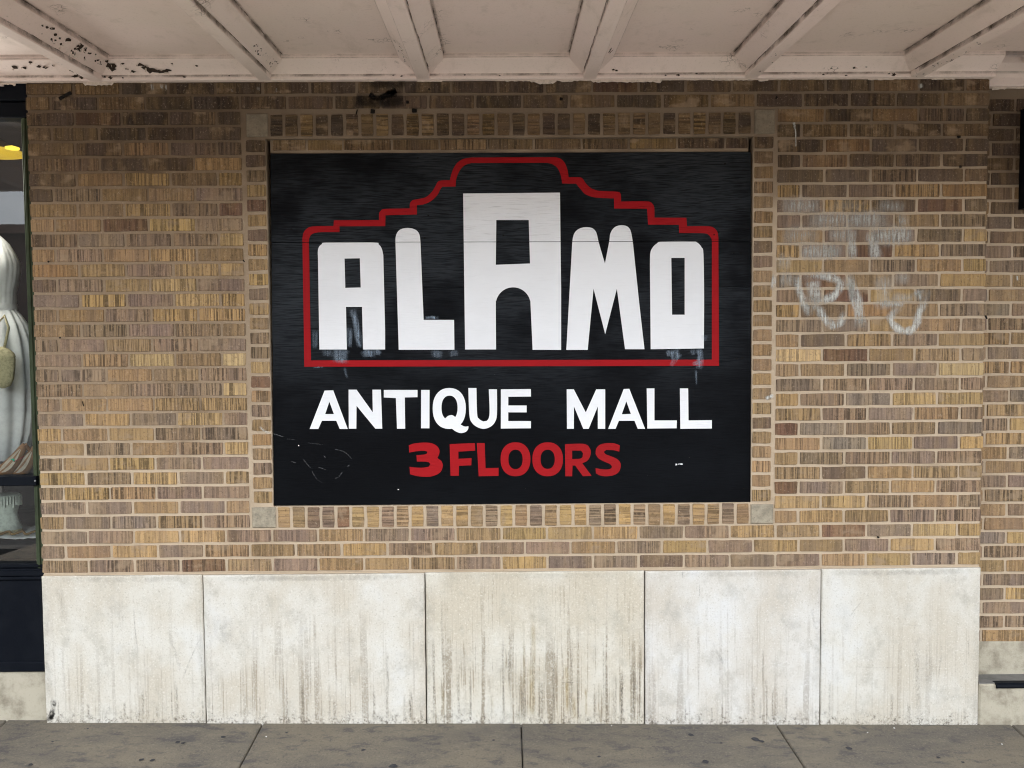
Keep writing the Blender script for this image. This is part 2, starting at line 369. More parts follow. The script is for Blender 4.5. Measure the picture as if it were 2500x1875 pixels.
for px, py, s in [(650, 1799, .22), (1493, 1772, .2), (2183, 1778, .25), (2118, 1789, .18), (2446, 1817, .2)]:
    c = G(px, py); mb = MB(); z = gz(c.x, c.y); mb.box(c.x-.011*s, c.x+.012*s, c.y-.012*s, c.y+.01*s, z+.0005, z+.01*s)
    mb.build('litter_chip', CLOTH, side)

# ------------------------------------------------------------------ the brick bay
XL, XR = -2.1065, 2.1618
PIT, Z33 = .0667, .7107
def jz(k): return Z33+(33-k)*PIT                     # centre height of the bed joint under course k
JT = .0125                                           # joint thickness
wall = empty('brick_wall', (0.03, 0, 0))
tag(wall, 'brown ribbed brick wall bay with stone base, framing the black painted sign', 'wall')
wall_off = Vector((0.03, 0, 0))
def child(o): o.location = o.location-wall_off if o.parent is wall else o.location; return o
def brick_mesh(lx, lz, seed):
    r = random.Random(seed); c = .0035; hx, hz = lx/2, lz/2; j = .0017
    ring = [(-hx+c*r.uniform(.3, 1.3), -hz), (-hx*.33, -hz), (hx*.33, -hz), (hx-c*r.uniform(.3, 1.3), -hz), (hx, -hz+c*r.uniform(.3, 1.3)), (hx, hz-c*r.uniform(.3, 1.3)),
            (hx-c*r.uniform(.3, 1.3), hz), (hx*.33, hz), (-hx*.33, hz), (-hx+c*r.uniform(.3, 1.3), hz), (-hx, hz-c*r.uniform(.3, 1.3)), (-hx, -hz+c*r.uniform(.3, 1.3))]
    ring = [(x+r.uniform(-j, j), z+r.uniform(-j, j)) for x, z in ring]
    n = len(ring)
    v = [(x*.99, 0, z*.965) for x, z in ring]+[(x, .0022, z) for x, z in ring]+[(x, .03, z) for x, z in ring]
    f = [tuple(range(n))]
    for a in (0, n):
        for k in range(n): f.append((a+k, a+n+k, a+n+(k+1) % n, a+(k+1) % n))
    me = bpy.data.meshes.new('brick'); me.from_pydata(v, [], f); me.update(); me.materials.append(BRICK); return me
LZ = PIT-JT
BM = {k: [brick_mesh(l, LZ, s*7+int(l*1000)) for s in range(8)] for k, l in dict(full=.198, half=.0915, header=.088).items()}
BL = dict(full=.198, half=.0915, header=.088)
def put_brick(kind, name, x, z, lx, code, y=0.0, rot=False, lz=None, parent=None):
    o = bpy.data.objects.new(name, rnd.choice(BM[kind])); COL.objects.link(o)
    p = parent or wall
    o.parent = p
    o.location = Vector((x, y+rnd.uniform(-.0018, .0016), z))-p.location
    o.scale = (lx/BL[kind], 1, (lz or LZ)/LZ)
    o.rotation_euler = (rnd.uniform(-.006, .006), (math.pi/2 if rot else 0)+rnd.uniform(-.004, .004), rnd.uniform(-.006, .006))
    if rnd.random() < .5 and not rot: o.rotation_euler[1] += math.pi; 
    cr, cg, cb, ca = bcol(code)
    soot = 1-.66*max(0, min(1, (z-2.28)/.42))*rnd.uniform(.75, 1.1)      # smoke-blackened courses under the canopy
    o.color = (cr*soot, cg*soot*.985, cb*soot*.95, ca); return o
LROW = 'tdTmD DDddg dtGtg dDttm ttGDr ttrGm DmDDg tDtGt otmgg dmtGm mGmgG DtDGG tDmDt DmtDm mTltl DMttM DtDML DttTT mgmGm GttDM tDtDg DtGmm GDGmT DGTmm mmtmt TmkTD'.split()
LROW = ['drddd', 'dtddd']+LROW            # courses 3..30
RROW = 'odoDd dttdt domdd dtddd dmMdd GmmGo mGdrd mmmtD tmMdg GmrGD gtDtg Drtmg mrgdm GdotD mmgtm tdTDt lrtTD ttMml mDDmD gDkgg TDmTD rkDTk tkGmg tDDmD TdtTt rmtgD gGDtD tgTMM'.split()
FULL = {1: 'ttmdddmdddddrdddtdtdr', 2: 'tmtdddddmdddtdotddddt', 31: 'mmggmmtmmtgggmmgtrmgG', 32: 'mtgmTttgmtmmtmgmgtmgm', 33: 'DMmRtmttTmgmmdmmmtgMg'}
HALF = .1067
def row(x0, x1, k, codes, half_first):
    n = len(codes); zc = jz(k)+PIT/2
    lz = LZ
    if k == 1: zc = jz(1)+JT/2+.024; lz = .048
    pitch = (x1-x0-HALF)/(n-1); x = x0
    for i, c in enumerate(codes):
        h = (i == 0) if half_first else (i == n-1)
        wd = HALF if h else pitch
        xa = x+(0 if i == 0 else JT/2); xb = x+wd-(0 if i == n-1 else JT/2)
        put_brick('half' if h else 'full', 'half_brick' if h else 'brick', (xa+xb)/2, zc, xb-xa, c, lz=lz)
        x += wd
XPL = P(600, 760).x                     # the upright joint between left pier and header column
XPR = P(1893, 760).x
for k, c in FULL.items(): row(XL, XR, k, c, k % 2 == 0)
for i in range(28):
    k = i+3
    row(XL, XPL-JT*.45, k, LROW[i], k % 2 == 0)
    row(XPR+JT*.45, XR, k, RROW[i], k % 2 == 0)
# the window-like niche: frame of soldiers, headers and corner blocks
NX0, NX1 = P(655, 600).x-.004, P(1838, 600).x+.001
NZ1, NZ0 = jz(5)+PIT*.98+.0, P(1250, 1232).z
SOLZ0, SOLZ1 = P(1250, 329).z, P(1250, 277).z
NZ1 = SOLZ0-.011
for top in (True, False):
    z0, z1 = (SOLZ0, SOLZ1) if top else (P(1250, 1284).z, P(1250, 1234).z)
    a, b_ = (P(658, 300).x, P(1834, 300).x) if top else (P(677, 1260).x, P(1829, 1257).x)
    n = 32; pt = (b_-a+JT*.8)/n
    seq = 'DdgdddtGdGGTdTgtdtddtdTtTtdtGdGdt' if top else 'gtdmrggDtgmggtDgtmtggDDgDtgDgtmtmm'
    for i in range(n):
        put_brick('half', 'soldier_brick', a+pt*(i+.5)-JT*.4, (z0+z1)/2, (z1-z0), seq[i], rot=True, lz=pt-.0148)
for left in (True, False):
    xc = (P(603, 600).x+P(652, 600).x)/2+.002 if left else (P(1840, 600).x+P(1887, 600).x)/2
    xw = .083
    zt, zb = (P(628, 338).z, P(640, 1232).z) if left else (P(1865, 329).z, P(1862, 1227).z)
    n = 25; pt = (zt-zb)/n
    seq = 'ddDgrgdGtGDGtDDgrTDtotDtT' if left else 'ddtttttdmtttttttgtTdttTtTTd'
    for i in range(n):
        put_brick('header', 'header_brick', xc, zt-pt*(i+.5), xw, seq[i], lz=pt-.015)
for (px0, px1, py0, py1) in ((602, 653, 277, 334), (1842, 1892, 267, 326), (616, 673, 1238, 1289), (1833, 1888, 1231, 1279)):
    a, b_ = P(px0, py1), P(px1, py0)
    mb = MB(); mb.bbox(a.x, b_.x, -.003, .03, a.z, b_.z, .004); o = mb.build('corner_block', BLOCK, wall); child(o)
# mortar body
mb = MB(); MY = .0042; TOPZ = 2.93
mb.box(XL+.004, NX0, MY, .25, Z33-.01, TOPZ); mb.box(NX1, XR-.004, MY, .25, Z33-.01, TOPZ)
mb.box(NX0, NX1, MY, .25, NZ1, TOPZ); mb.box(NX0, NX1, MY, .25, Z33-.01, NZ0)
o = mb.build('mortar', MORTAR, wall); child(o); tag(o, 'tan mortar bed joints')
# set-back lintel course above the board
ly0, ly1 = P(1250, 370).z, NZ1
mb = MB(); mb.box(NX0+.016, NX1-.018, .022, .2, ly0, ly1); o = mb.build('lintel_mortar', MORTAR, wall); child(o)
jx = [664, 749, 837, 956, 1073, 1190, 1303, 1420, 1535, 1654, 1771, 1828]
for i, c in enumerate('tgTtTTtTgDd'):
    a, b_ = P(jx[i], 350, .018).x+JT*.4, P(jx[i+1], 350, .018).x-JT*.4
    put_brick('full' if b_-a > .15 else 'half', 'brick' if b_-a > .15 else 'half_brick', (a+b_)/2, (ly0+ly1)/2+.006, b_-a, c, y=.018, lz=(ly1-ly0)-.018)
mb = MB(); mb.box(NX0+.001, NX1-.001, .09, .2, NZ0+.001, ly0-.001); mb.box(NX0-.1, NX1+.1, .252, .3, NZ0-.1, NZ1+.1); o = mb.build('niche_back', DARKGAP, wall); child(o)
# plain masonry above the canopy and behind
mb = MB(); mb.box(-9, 9, .16, .4, 3.35, 7.2); o = mb.build('upper_wall', OPPW, wall); child(o)
mb = MB(); mb.box(-9, -3.95, .03, .4, -.3, 3.35); mb.box(3.32, 9, .1, .4, -.3, 3.35); o = mb.build('side_wall', OPPW, wall); child(o)

# stone base
SX = [XL-.003, P(500, 1580).x, P(1039.5, 1580).x, P(1573.5, 1580).x, P(2002, 1580).x, XR+.001]
SAMT = [.5, .8, 1.2, .65, .4]
st_top = Z33-.008
panels = []
for i in range(5):
    x0, x1 = SX[i]+(.002 if i else 0), SX[i+1]-(.002 if i < 4 else 0)
    yo = (-.007, -.0095, -.006, -.009, -.0075)[i]
    # a slab with worn, slightly uneven arrises
    n = 26; rr = random.Random(i+3); ring = []
    z0a, z0b = gz(x0, 0)-.02, gz(x1, 0)-.02; zt = st_top-.002*(i % 2)
    for s in range(n): t = s/n; ring.append((x0+(x1-x0)*t, z0a+(z0b-z0a)*t))
    for s in range(14): t = s/14; ring.append((x1, z0b+(zt-z0b)*t))
    for s in range(n): t = s/n; ring.append((x1+(x0-x1)*t, zt))
    for s in range(14): t = s/14; ring.append((x0, zt+(z0a-zt)*t))
    m = len(ring); cx, cz = (x0+x1)/2, zt/2
    inner = []
    for (x, z) in ring:
        e = .004+max(0, rr.gauss(0, .0022)); inner.append((x+math.copysign(min(e, abs(cx-x)*.02+e), cx-x), z+math.copysign(e, cz-z)))
    v = [(x, yo, z) for x, z in inner]+[(x+math.copysign(abs(rr.gauss(0, .0009)), cx-x), yo+.004, z) for x, z in ring]+[(x, .06, z) for x, z in ring]
    f = [tuple(range(m))]+[(a+k, a+m+k, a+m+(k+1) % m, a+(k+1) % m) for a in (0, m) for k in range(m)]
    o = mesh('stone_panel', v, f, STONE, wall); child(o); o.color = (*((1, .99, .95), (1, .99, .955), (.975, .955, .89), (1, 1, 1), (.98, .975, .945))[i], SAMT[i]); panels.append((o, x0, x1, yo))
    bm = bmesh.new(); bm.from_mesh(o.data); bmesh.ops.recalc_face_normals(bm, faces=bm.faces[:]); bm.to_mesh(o.data); bm.free()
tag(panels[2][0], 'stone panel with heavy brown streaks')
mb = MB(); mb.box(SX[0]+.01, SX[-1]-.01, .05, .25, -.1, Z33-.02); o = mb.build('base_backing', DARKGAP, wall); child(o)
mb = MB(); mb.box(XL+.004, XR-.004, -.0005, .2, st_top+.0015, Z33-.001); o = mb.build('bedding_joint', MORTAR, wall); child(o)

# ---- painted / stained marks lying on a surface
def crom(pts, n=6, closed=False):
    out = []; N_ = len(pts); last = N_ if closed else N_-1
    for i in range(last):
        p0, p1, p2, p3 = [Vector(pts[j % N_] if closed else pts[min(max(j, 0), N_-1)]) for j in (i-1, i, i+1, i+2)]
        for s in range(n):
            t = s/n
            out.append(.5*((2*p1)+(p2-p0)*t+(2*p0-5*p1+4*p2-p3)*t*t+(3*p1-p0-3*p2+p3)*t**3))
    if not closed: out.append(Vector(pts[-1]))
    return out
class Marks:
    def __init__(s): s.v = []; s.f = []; s.a = []; s.parts = []
    def ribbon(s, pts, wd, al, y, taper=True, soft=.8):
        c = crom([(p.x, p.z) for p in pts], 7); n = len(c); K = 5; b0 = len(s.v); f0 = len(s.f)
        for i, p in enumerate(c):
            d = (c[min(i+1, n-1)]-c[max(i-1, 0)]); d = d.normalized() if d.length else Vector((1, 0)); nn = Vector((-d.y, d.x))
            t = i/(n-1); en = min(1, min(t, 1-t)*4) if taper else 1
            ww = wd*(.92+.1*math.sin(i*.7)+.06*rnd.random())
            for k in range(K):
                u = k/(K-1)*2-1; q = p+nn*u*ww/2
                s.v.append((q.x, y, q.y)); s.a.append(al*en*max(0, 1-u*u)**soft)
        for i in range(n-1):
            for k in range(K-1): a = b0+i*K+k; s.f.append((a, a+1, a+K+1, a+K))
        s.parts.append((b0, len(s.v), f0, len(s.f)))
    def each(s, name, mat):
        for b0, b1, f0, f1 in s.parts:
            m = Marks(); m.v = s.v[b0:b1]; m.a = s.a[b0:b1]; m.f = [tuple(i-b0 for i in q) for q in s.f[f0:f1]]
            yield m.build(name, mat)
    def build(s, name, mat, parent=None):
        me = bpy.data.meshes.new(name); me.from_pydata(s.v, [], s.f); me.update()
        at = me.attributes.new('a', 'FLOAT', 'POINT'); at.data.foreach_set('value', s.a)
        o = link(name, me, mat, parent)
        if parent is wall: child(o)
        return o
Z = .31646
def E_(x, y): return P(1800+x*Z, 480+y*Z)
g = Marks()
for pts, wd, al in [
    ([(330, 65), (640, 70)], 85, .5), ([(690, 75), (1000, 80)], 70, .22), ([(1060, 70), (1300, 85)], 60, .35),
    ([(520, 185), (850, 180), (1180, 180)], 95, .5), ([(330, 300), (640, 300)], 95, .35), ([(690, 300), (900, 280)], 90, .42), ([(1010, 300), (1370, 300)], 100, .65),
    ([(480, 425), (810, 425)], 85, .6), ([(700, 380), (760, 470)], 70, .5), ([(880, 250), (880, 350), (885, 490)], 48, .7), ([(1020, 260), (1050, 380), (1075, 490)], 62, .75), ([(1220, 190), (1330, 190)], 70, .4),
    ([(300, 500), (420, 510)], 80, .3), ([(255, 660), (300, 665)], 70, .75), ([(320, 640), (440, 640)], 80, .35),
    ([(460, 600), (480, 740), (560, 925)], 42, .8), ([(455, 625), (640, 612), (765, 640), (790, 700), (735, 770), (620, 805), (500, 790)], 45, .85), ([(575, 640), (590, 720), (610, 830)], 75, .7),
    ([(540, 840), (620, 860), (660, 930), (730, 990), (795, 965), (830, 880)], 45, .8),
    ([(840, 600), (890, 720), (930, 860), (950, 1020)], 58, .85), ([(870, 640), (880, 740), (890, 800)], 40, .6), ([(990, 940), (930, 960)], 40, .6),
    ([(1135, 600), (1125, 760), (1120, 880)], 90, .42), ([(1200, 620), (1330, 640)], 60, .3), ([(1090, 820), (1290, 835)], 34, .7), ([(1180, 790), (1360, 780)], 50, .35),
    ([(1270, 840), (1205, 890), (1180, 950), (1235, 1020), (1320, 1035), (1375, 990), (1395, 910), (1440, 810), (1480, 715)], 42, .95),
    ([(1375, 715), (1395, 760), (1420, 800)], 36, .75), ([(1345, 760), (1460, 725)], 26, .5),
    ([(215, 1562), (245, 1545), (282, 1533)], 20, 1.0), ([(2155, 610), (2160, 650)], 12, .9)]:
    g.ribbon([E_(*p) for p in pts], wd*1.9*Z/543, al*1.3, -.0045, soft=1.5)
gr = empty('graffiti', (P(2080, 740).x, -.004, P(2080, 740).z))
for o in g.each('paint_stroke', GRAF): o.parent = gr; o.location = -gr.location
tag(gr, 'faded white spray paint scrawl on the bricks right of the sign', 'graffiti')
g = Marks()
for pts, wd, al in [([(1935, 300), (1940, 312), (1942, 330), (1942, 358)], 4, 1.3), ([(1938, 300), (1940, 316)], 7, 1.3)]:
    g.ribbon([P(*p) for p in pts], wd/543, al, -.0045, False)
for pts, wd, al in [([(634, 1040), (646, 1052), (662, 1058)], 7, .5), ([(2390, 214), (2400, 200)], 16, .0), ([(372, 205), (374, 222)], 9, .7), ([(395, 206), (396, 218)], 8, .6), ([(405, 206), (408, 222)], 5, .7), ([(565, 218), (570, 226)], 5, .6), ([(2243, 205), (2250, 216)], 14, .8), ([(630, 212), (632, 222)], 8, .5), ([(676, 215), (675, 226)], 4, .6)]:
    g.ribbon([P(*p) for p in pts], wd/543, al, -.0045)
for o in g.each('paint_spatter', GRAF): o.parent = wall; child(o)
g = Marks()
for pts, wd, al in [([(902, 232), (925, 240), (968, 222)], 18, 1.4), ([(945, 232), (968, 228)], 22, 1.5), ([(870, 245), (930, 250), (985, 246)], 36, .7), ([(900, 205), (990, 205)], 26, .5), ([(146, 243), (160, 234), (176, 227)], 11, 1.6), ([(905, 272), (916, 273)], 13, 1.6), ([(1006, 271), (1018, 271)], 12, 1.6), ([(992, 250), (999, 250)], 9, 1.4), ([(1366, 242), (1374, 243)], 9, 1.5), ([(2335, 335), (2344, 334)], 8, 1.5), ([(2340, 408), (2348, 407)], 9, 1.5), ([(870, 280), (873, 268)], 4, 1.3), ([(1046, 217), (1050, 220)], 6, 1.3), ([(1893, 238), (1897, 240)], 8, 1.3), ([(2404, 770), (2408, 779)], 6, 1.6), ([(202, 980), (206, 992)], 4, 1.2), ([(118, 640), (122, 638)], 5, 1.3), ([(146, 825), (150, 824)], 5, 1.2), ([(594, 635), (598, 640)], 4, 1.2), ([(2140, 1310), (2146, 1312)], 6, 1.2)]:
    g.ribbon([P(*p) for p in pts], wd/543, al, -.0048, False)
for o in g.each('broken_hole', SOOT): o.parent = wall; child(o)
# stains on the stone panels
def S_(x, y): return P(700+x*.54250, 1350+y*.5425, -.01)
for i, (po, x0, x1, yo) in enumerate(panels):
    g = Marks(); gy = Marks(); gd = Marks(); r2 = random.Random(50+i)
    yy = yo-.0012
    dens = (8, 14, 40, 10, 4)[i]
    for s in range(dens):
        t = r2.random()
        if i == 2: t = r2.choice((r2.gauss(.43, .13), r2.gauss(.85, .09), r2.random())); t = min(max(t, .02), .985)
        x = x0+(x1-x0)*min(max(t, .015), .985); b0 = gz(x, 0)+.012
        hgt = r2.uniform(.05, .2) if i != 2 else r2.uniform(.12, .42)
        if r2.random() < .15: b0 += r2.uniform(.05, .3)
        if b0+hgt > st_top-.02: hgt = st_top-.02-b0
        wv = r2.uniform(-.004, .004)
        g.ribbon([Vector((x, 0, b0)), Vector((x+wv, 0, b0+hgt*.5)), Vector((x+wv*.5, 0, b0+hgt))], r2.uniform(.006, .02), r2.uniform(.2, .45), yy, True)
    if i == 2:
        for (x, ya, yb, wd, al) in [(1100, 480, 740, 34, .55), (1108, 270, 520, 26, .4), (1258, 500, 730, 20, .75), (1290, 640, 750, 30, .6), (1065, 300, 640, 14, .4), (920, 640, 755, 10, .6), (1345, 600, 740, 12, .7), (700, 600, 750, 20, .4), (985, 430, 520, 8, .6)]:
            gy.ribbon([S_(x, ya), S_(x+3, (ya+yb)/2), S_(x+1, yb)], wd/1000, al*.8, yy-.0006)
        g.ribbon([S_(1232, 585), S_(1300, 583)], .006, .35, yy-.0006)
    if i == 0:
        for pts, wd, al in [([(410, 585), (430, 650), (440, 690)], 12, .5), ([(487, 610), (460, 670), (443, 715)], 5, .6), ([(326, 530), (330, 590), (337, 650)], 4, .9), ([(137, 1430), (150, 1470), (160, 1525)], 26, .4)]:
            g.ribbon([P(p[0], p[1]+(950 if p[1] < 1300 else 0), -.01) for p in pts], wd/543, al*.4, yy-.0006)
        gd.ribbon([P(118, 1762, -.01), P(128, 1735, -.01), P(131, 1705, -.01)], .03, 1.3, yy-.0009)
        gd.ribbon([P(122, 1755, -.01), P(131, 1740, -.01)], .022, 1.6, yy-.0009, False)
    if i == 3:
        for pts, wd, al in [([(1738, 1562), (1750, 1590), (1765, 1620), (1782, 1690)], 8, .4), ([(1708, 1425), (1708, 1458)], 3, 1.), ([(1665, 1395), (1667, 1412)], 3, .8), ([(1983, 1480), (1985, 1510), (1991, 1535)], 9, .5), ([(1870, 1650), (1873, 1760)], 9, .7), ([(1920, 1680), (1918, 1760)], 9, .7)]:
            g.ribbon([P(*p, -.01) for p in pts], wd/543, al*.4, yy-.0006)
    if i == 4:
        for pts, wd, al in [([(2106, 1465), (2090, 1485), (2075, 1505)], 5, .6), ([(2238, 1560), (2240, 1660), (2244, 1762)], 17, .6), ([(2300, 1560), (2296, 1620), (2282, 1708)], 6, .4), ([(2219, 1715), (2222, 1762)], 11, .8), ([(2198, 1524), (2225, 1527), (2255, 1529)], 3, .35), ([(2080, 1627), (2140, 1630), (2215, 1629)], 5, .3)]:
            g.ribbon([P(*p, -.01) for p in pts], wd/543, al*.4, yy-.0006)
    # grime that clings to the joints and the top arris
    for (xa, s) in ((x0+.012, .6), (x1-.012, .8)):
        if r2.random() < .85: gd.ribbon([Vector((xa, 0, st_top-.02)), Vector((xa+r2.uniform(-.006, .006), 0, st_top*.6)), Vector((xa, 0, st_top*r2.uniform(.05, .35)))], r2.uniform(.03, .07), r2.uniform(.1, .25)*s, yy-.0003)
    gd.ribbon([Vector((x0+.04, 0, st_top-.012)), Vector(((x0+x1)/2, 0, st_top-.018)), Vector((x1-.03, 0, st_top-.012))], .035, r2.uniform(.06, .2), yy-.0003)
    for s in range(5):
        xx = r2.uniform(x0+.08, x1-.08); zz = r2.uniform(.25, .6)
        gd.ribbon([Vector((xx, 0, zz)), Vector((xx+r2.uniform(-.05, .05), 0, zz-r2.uniform(.05, .16)))], r2.uniform(.05, .13), r2.uniform(.04, .13), yy-.0003, soft=1.5)
    for mk, nm, mt in ((g, 'run_stain', STAIN), (gy, 'ochre_stain', STAINY), (gd, 'dirt_stain', DIRT)):
        if mk.v:
            o = mk.build(nm, mt); o.parent = po; o.location = -wall_off-Vector(po.location) if False else Vector((0, 0, 0))

# ------------------------------------------------------------------ the sign
SY = .014
sign = empty('sign_board', (P(1250, 1230, SY).x, SY, P(1250, 1230, SY).z))
tag(sign, 'black painted plywood sign reading ALAMO ANTIQUE MALL 3 FLOORS', 'sign')
so = sign.location.copy()
def onsign(o):
    o.parent = sign; o.location = -so; return o
TL, TR, BR, BL_ = P(660, 374.3, SY), P(1833.5, 371, SY), P(1833.5, 1226.6, SY), P(669, 1233.6, SY)
zs1a, zs1b = P(660, 592, SY).z, P(1833, 589, SY).z
zs2a, zs2b = P(660, 703.5, SY).z, P(1833, 700, SY).z
def sx(side, z):
    if side: t = (z-BR.z)/(TR.z-BR.z); return BR.x+(TR.x-BR.x)*t
    t = (z-BL_.z)/(TL.z-BL_.z); return BL_.x+(TL.x-BL_.x)*t
def panel(za, zb, zc, zd, dy):
    # corners: bottom left, bottom right, top right, top left heights
    r = random.Random(int(za*1000)); v = []
    ring = []
    for s in range(30): t = s/30; ring.append((sx(0, za)+(sx(1, zb)-sx(0, za))*t, za+(zb-za)*t))
    for s in range(14): t = s/14; z = zb+(zc-zb)*t; ring.append((sx(1, z), z))
    for s in range(30): t = s/30; ring.append((sx(1, zc)+(sx(0, zd)-sx(1, zc))*t, zc+(zd-zc)*t))
    for s in range(14): t = s/14; z = zd+(za-zd)*t; ring.append((sx(0, z), z))
    ring = [(x+r.uniform(-.0007, .0007), z+r.uniform(-.0005, .0005)) for x, z in ring]
    n = len(ring); cx = sum(p[0] for p in ring)/n; cz = sum(p[1] for p in ring)/n
    v = [(x+math.copysign(.0012, cx-x), SY+dy, z+math.copysign(.0012, cz-z)) for x, z in ring]+[(x, SY+dy+.0015, z) for x, z in ring]+[(x, SY+.018, z) for x, z in ring]
    f = [tuple(range(n))]+[(a+k, a+n+k, a+n+(k+1) % n, a+(k+1) % n) for a in (0, n) for k in range(n)]
    o = onsign(mesh('plywood_panel', v, f, PLY))
    bm = bmesh.new(); bm.from_mesh(o.data); bmesh.ops.recalc_face_normals(bm, faces=bm.faces[:]); bm.to_mesh(o.data); bm.free()
panel(zs1a+.0012, zs1b+.0005, TR.z, TL.z, 0)
panel(zs2a+.0004, zs2b+.0004, zs1b-.0005, zs1a-.0012, .0006)
panel(BL_.z, BR.z, zs2b-.0004, zs2a-.0004, .0003)

def smooth_poly(pts, n=5, lim=38):
    N_ = len(pts); V = [Vector(p) for p in pts]; out = []
    corner = []
    for i in range(N_):
        a = V[i]-V[i-1]; b_ = V[(i+1) % N_]-V[i]
        ang = abs(math.degrees(a.angle(b_))) if a.length > 1e-6 and b_.length > 1e-6 else 0
        corner.append(ang > lim)
    for i in range(N_):
        p1, p2 = V[i], V[(i+1) % N_]
        if (corner[i] and corner[(i+1) % N_]) or (p2-p1).length > 140: out.append(p1); continue
        p0 = V[i-1] if not corner[i] and (V[i]-V[i-1]).length < 140 else p1-(p2-p1)*.0
        p3 = V[(i+2) % N_] if not corner[(i+1) % N_] and (V[(i+2) % N_]-p2).length < 140 else p2
        for s in range(n):
            t = s/n
            out.append(.5*((2*p1)+(p2-p0)*t+(2*p0-5*p1+4*p2-p3)*t*t+(3*p1-p0-3*p2+p3)*t**3))
    return out
def ell(cx, cy, rx, ry, n=36, rev=False, sq=2.25):
    pts = []
    for i in range(n):
        a = 2*math.pi*i/n; c, s = math.cos(a), math.sin(a)
        pts.append((cx+rx*math.copysign(abs(c)**(2/sq), c), cy+ry*math.copysign(abs(s)**(2/sq), s)))
    return pts[::-1] if rev else pts
def paint(name, loops, mat, dy=.0008):
    """flat painted shape in photograph pixels, cut where it crosses the seams between the boards"""
    L3 = []
    for lp in loops: L3.append([Vector((P(x, y, SY-dy).x, P(x, y, SY-dy).z, 0)) for x, y in lp])
    flat = [v for l in L3 for v in l]
    tris = tessellate_polygon(L3)
    mb = MB()
    def seam(z0, z1, x): return z0+(z1-z0)*(x-TL.x)/(TR.x-TL.x)
    def clip(poly, fn):
        out = []
        for i in range(len(poly)):
            a, b_ = poly[i], poly[(i+1) % len(poly)]; fa, fb = fn(a), fn(b_)
            if fa >= 0: out.append(a)
            if (fa >= 0) != (fb >= 0): t = fa/(fa-fb); out.append(a+(b_-a)*t)
        return out
    for t in tris:
        poly = [flat[i] for i in t]
        for lo, hi in ((None, 1), (1, None)):
            q = poly
            if lo == 2: q = clip(q, lambda p: p.y-seam(zs2a, zs2b, p.x)-.0005)
            if lo == 1: q = clip(q, lambda p: p.y-seam(zs1a, zs1b, p.x)-.0011)
            if hi == 2 and q: q = clip(q, lambda p: seam(zs2a, zs2b, p.x)-.0005-p.y)
            if hi == 1 and q: q = clip(q, lambda p: seam(zs1a, zs1b, p.x)-.0011-p.y)
            if len(q) >= 3: mb.add([(p.x, SY-dy, p.y) for p in q], [tuple(range(len(q)))])
    me = bpy.data.meshes.new(name); me.from_pydata(mb.v, [], mb.f); me.update()
    for p in me.polygons:
        if p.normal.y > 0: p.flip()
    return onsign(link(name, me, mat))
def A_(*pts): return [(600+x*Z, 330+y*Z) for x, y in pts]
def B_(*pts): return [(1200+x*Z, 330+y*Z) for x, y in pts]
def C_(*pts): return [(600+x*Z, 820+y*Z) for x, y in pts]
def D_(*pts): return [(1200+x*Z, 820+y*Z) for x, y in pts]
def sm(l): return smooth_poly(l, lim=38)
outer = C_((452, 238))+A_((437, 800), (445, 755), (470, 722), (520, 704), (677, 701), (680, 657), (1028, 655), (1030, 600), (1050, 574), (1090, 568), (1265, 565), (1267, 525), (1288, 500), (1330, 493), (1390, 478), (1435, 438), (1465, 390), (1480, 362), (1505, 350), (1575, 347), (1582, 315), (1600, 262), (1632, 213), (1680, 183), (1740, 172)) \
    + B_((490, 170), (530, 180), (562, 210), (582, 255), (592, 300), (594, 324), (675, 325), (703, 336), (730, 375), (770, 410), (820, 428), (870, 432), (975, 437), (997, 455), (1000, 512), (1195, 510), (1235, 522), (1255, 555), (1257, 636), (1503, 637), (1508, 703), (1670, 703), (1715, 715), (1743, 748), (1750, 795)) + D_((1755, 231))
inner = C_((503, 189))+A_((487, 822), (492, 790), (508, 766), (545, 752), (600, 748), (723, 748), (723, 703), (1076, 702), (1078, 618), (1320, 612), (1320, 540), (1372, 534), (1430, 508), (1478, 462), (1500, 420), (1517, 398), (1619, 396), (1622, 352), (1634, 308), (1657, 264), (1692, 231), (1740, 215)) \
    + B_((425, 213), (470, 224), (510, 256), (534, 308), (541, 342), (545, 373), (652, 374), (690, 420), (724, 455), (785, 478), (860, 485), (945, 488), (947, 566), (1200, 567), (1208, 690), (1445, 691), (1448, 755), (1635, 757), (1675, 770), (1697, 800), (1700, 835)) + D_((1700, 183))
paint('red_outline', [sm(outer), sm(inner)[::-1]], RED)
GLY = []
GLY.append(('letter', WHITE, [C_((568, 105))+A_((557, 950), (556, 895), (565, 862), (588, 840), (628, 828), (985, 828), (1025, 842), (1049, 875), (1061, 925), (1075, 1500))+C_((1075, 105), (905, 105))+A_((897, 1325), (773, 1325))+C_((780, 105)), A_((762, 952), (880, 950), (887, 1175), (768, 1178))]))
GLY.append(('letter', WHITE, [A_((1155, 830), (1156, 790), (1168, 752), (1196, 726), (1240, 716), (1285, 720), (1320, 737), (1340, 768), (1348, 825), (1372, 1425), (1607, 1425))+C_((1610, 107), (1180, 107))]))
GLY.append(('letter', WHITE, [A_((1677, 450))+B_((528, 443), (537, 1200))+D_((537, 108), (317, 107))+B_(*[(167+134*math.cos(math.pi*k/16), 1307-133*math.sin(math.pi*k/16)) for k in range(17)])+D_((35, 105))+C_((1692, 105)), B_((37, 655), (287, 655), (297, 990), (33, 1000))]))
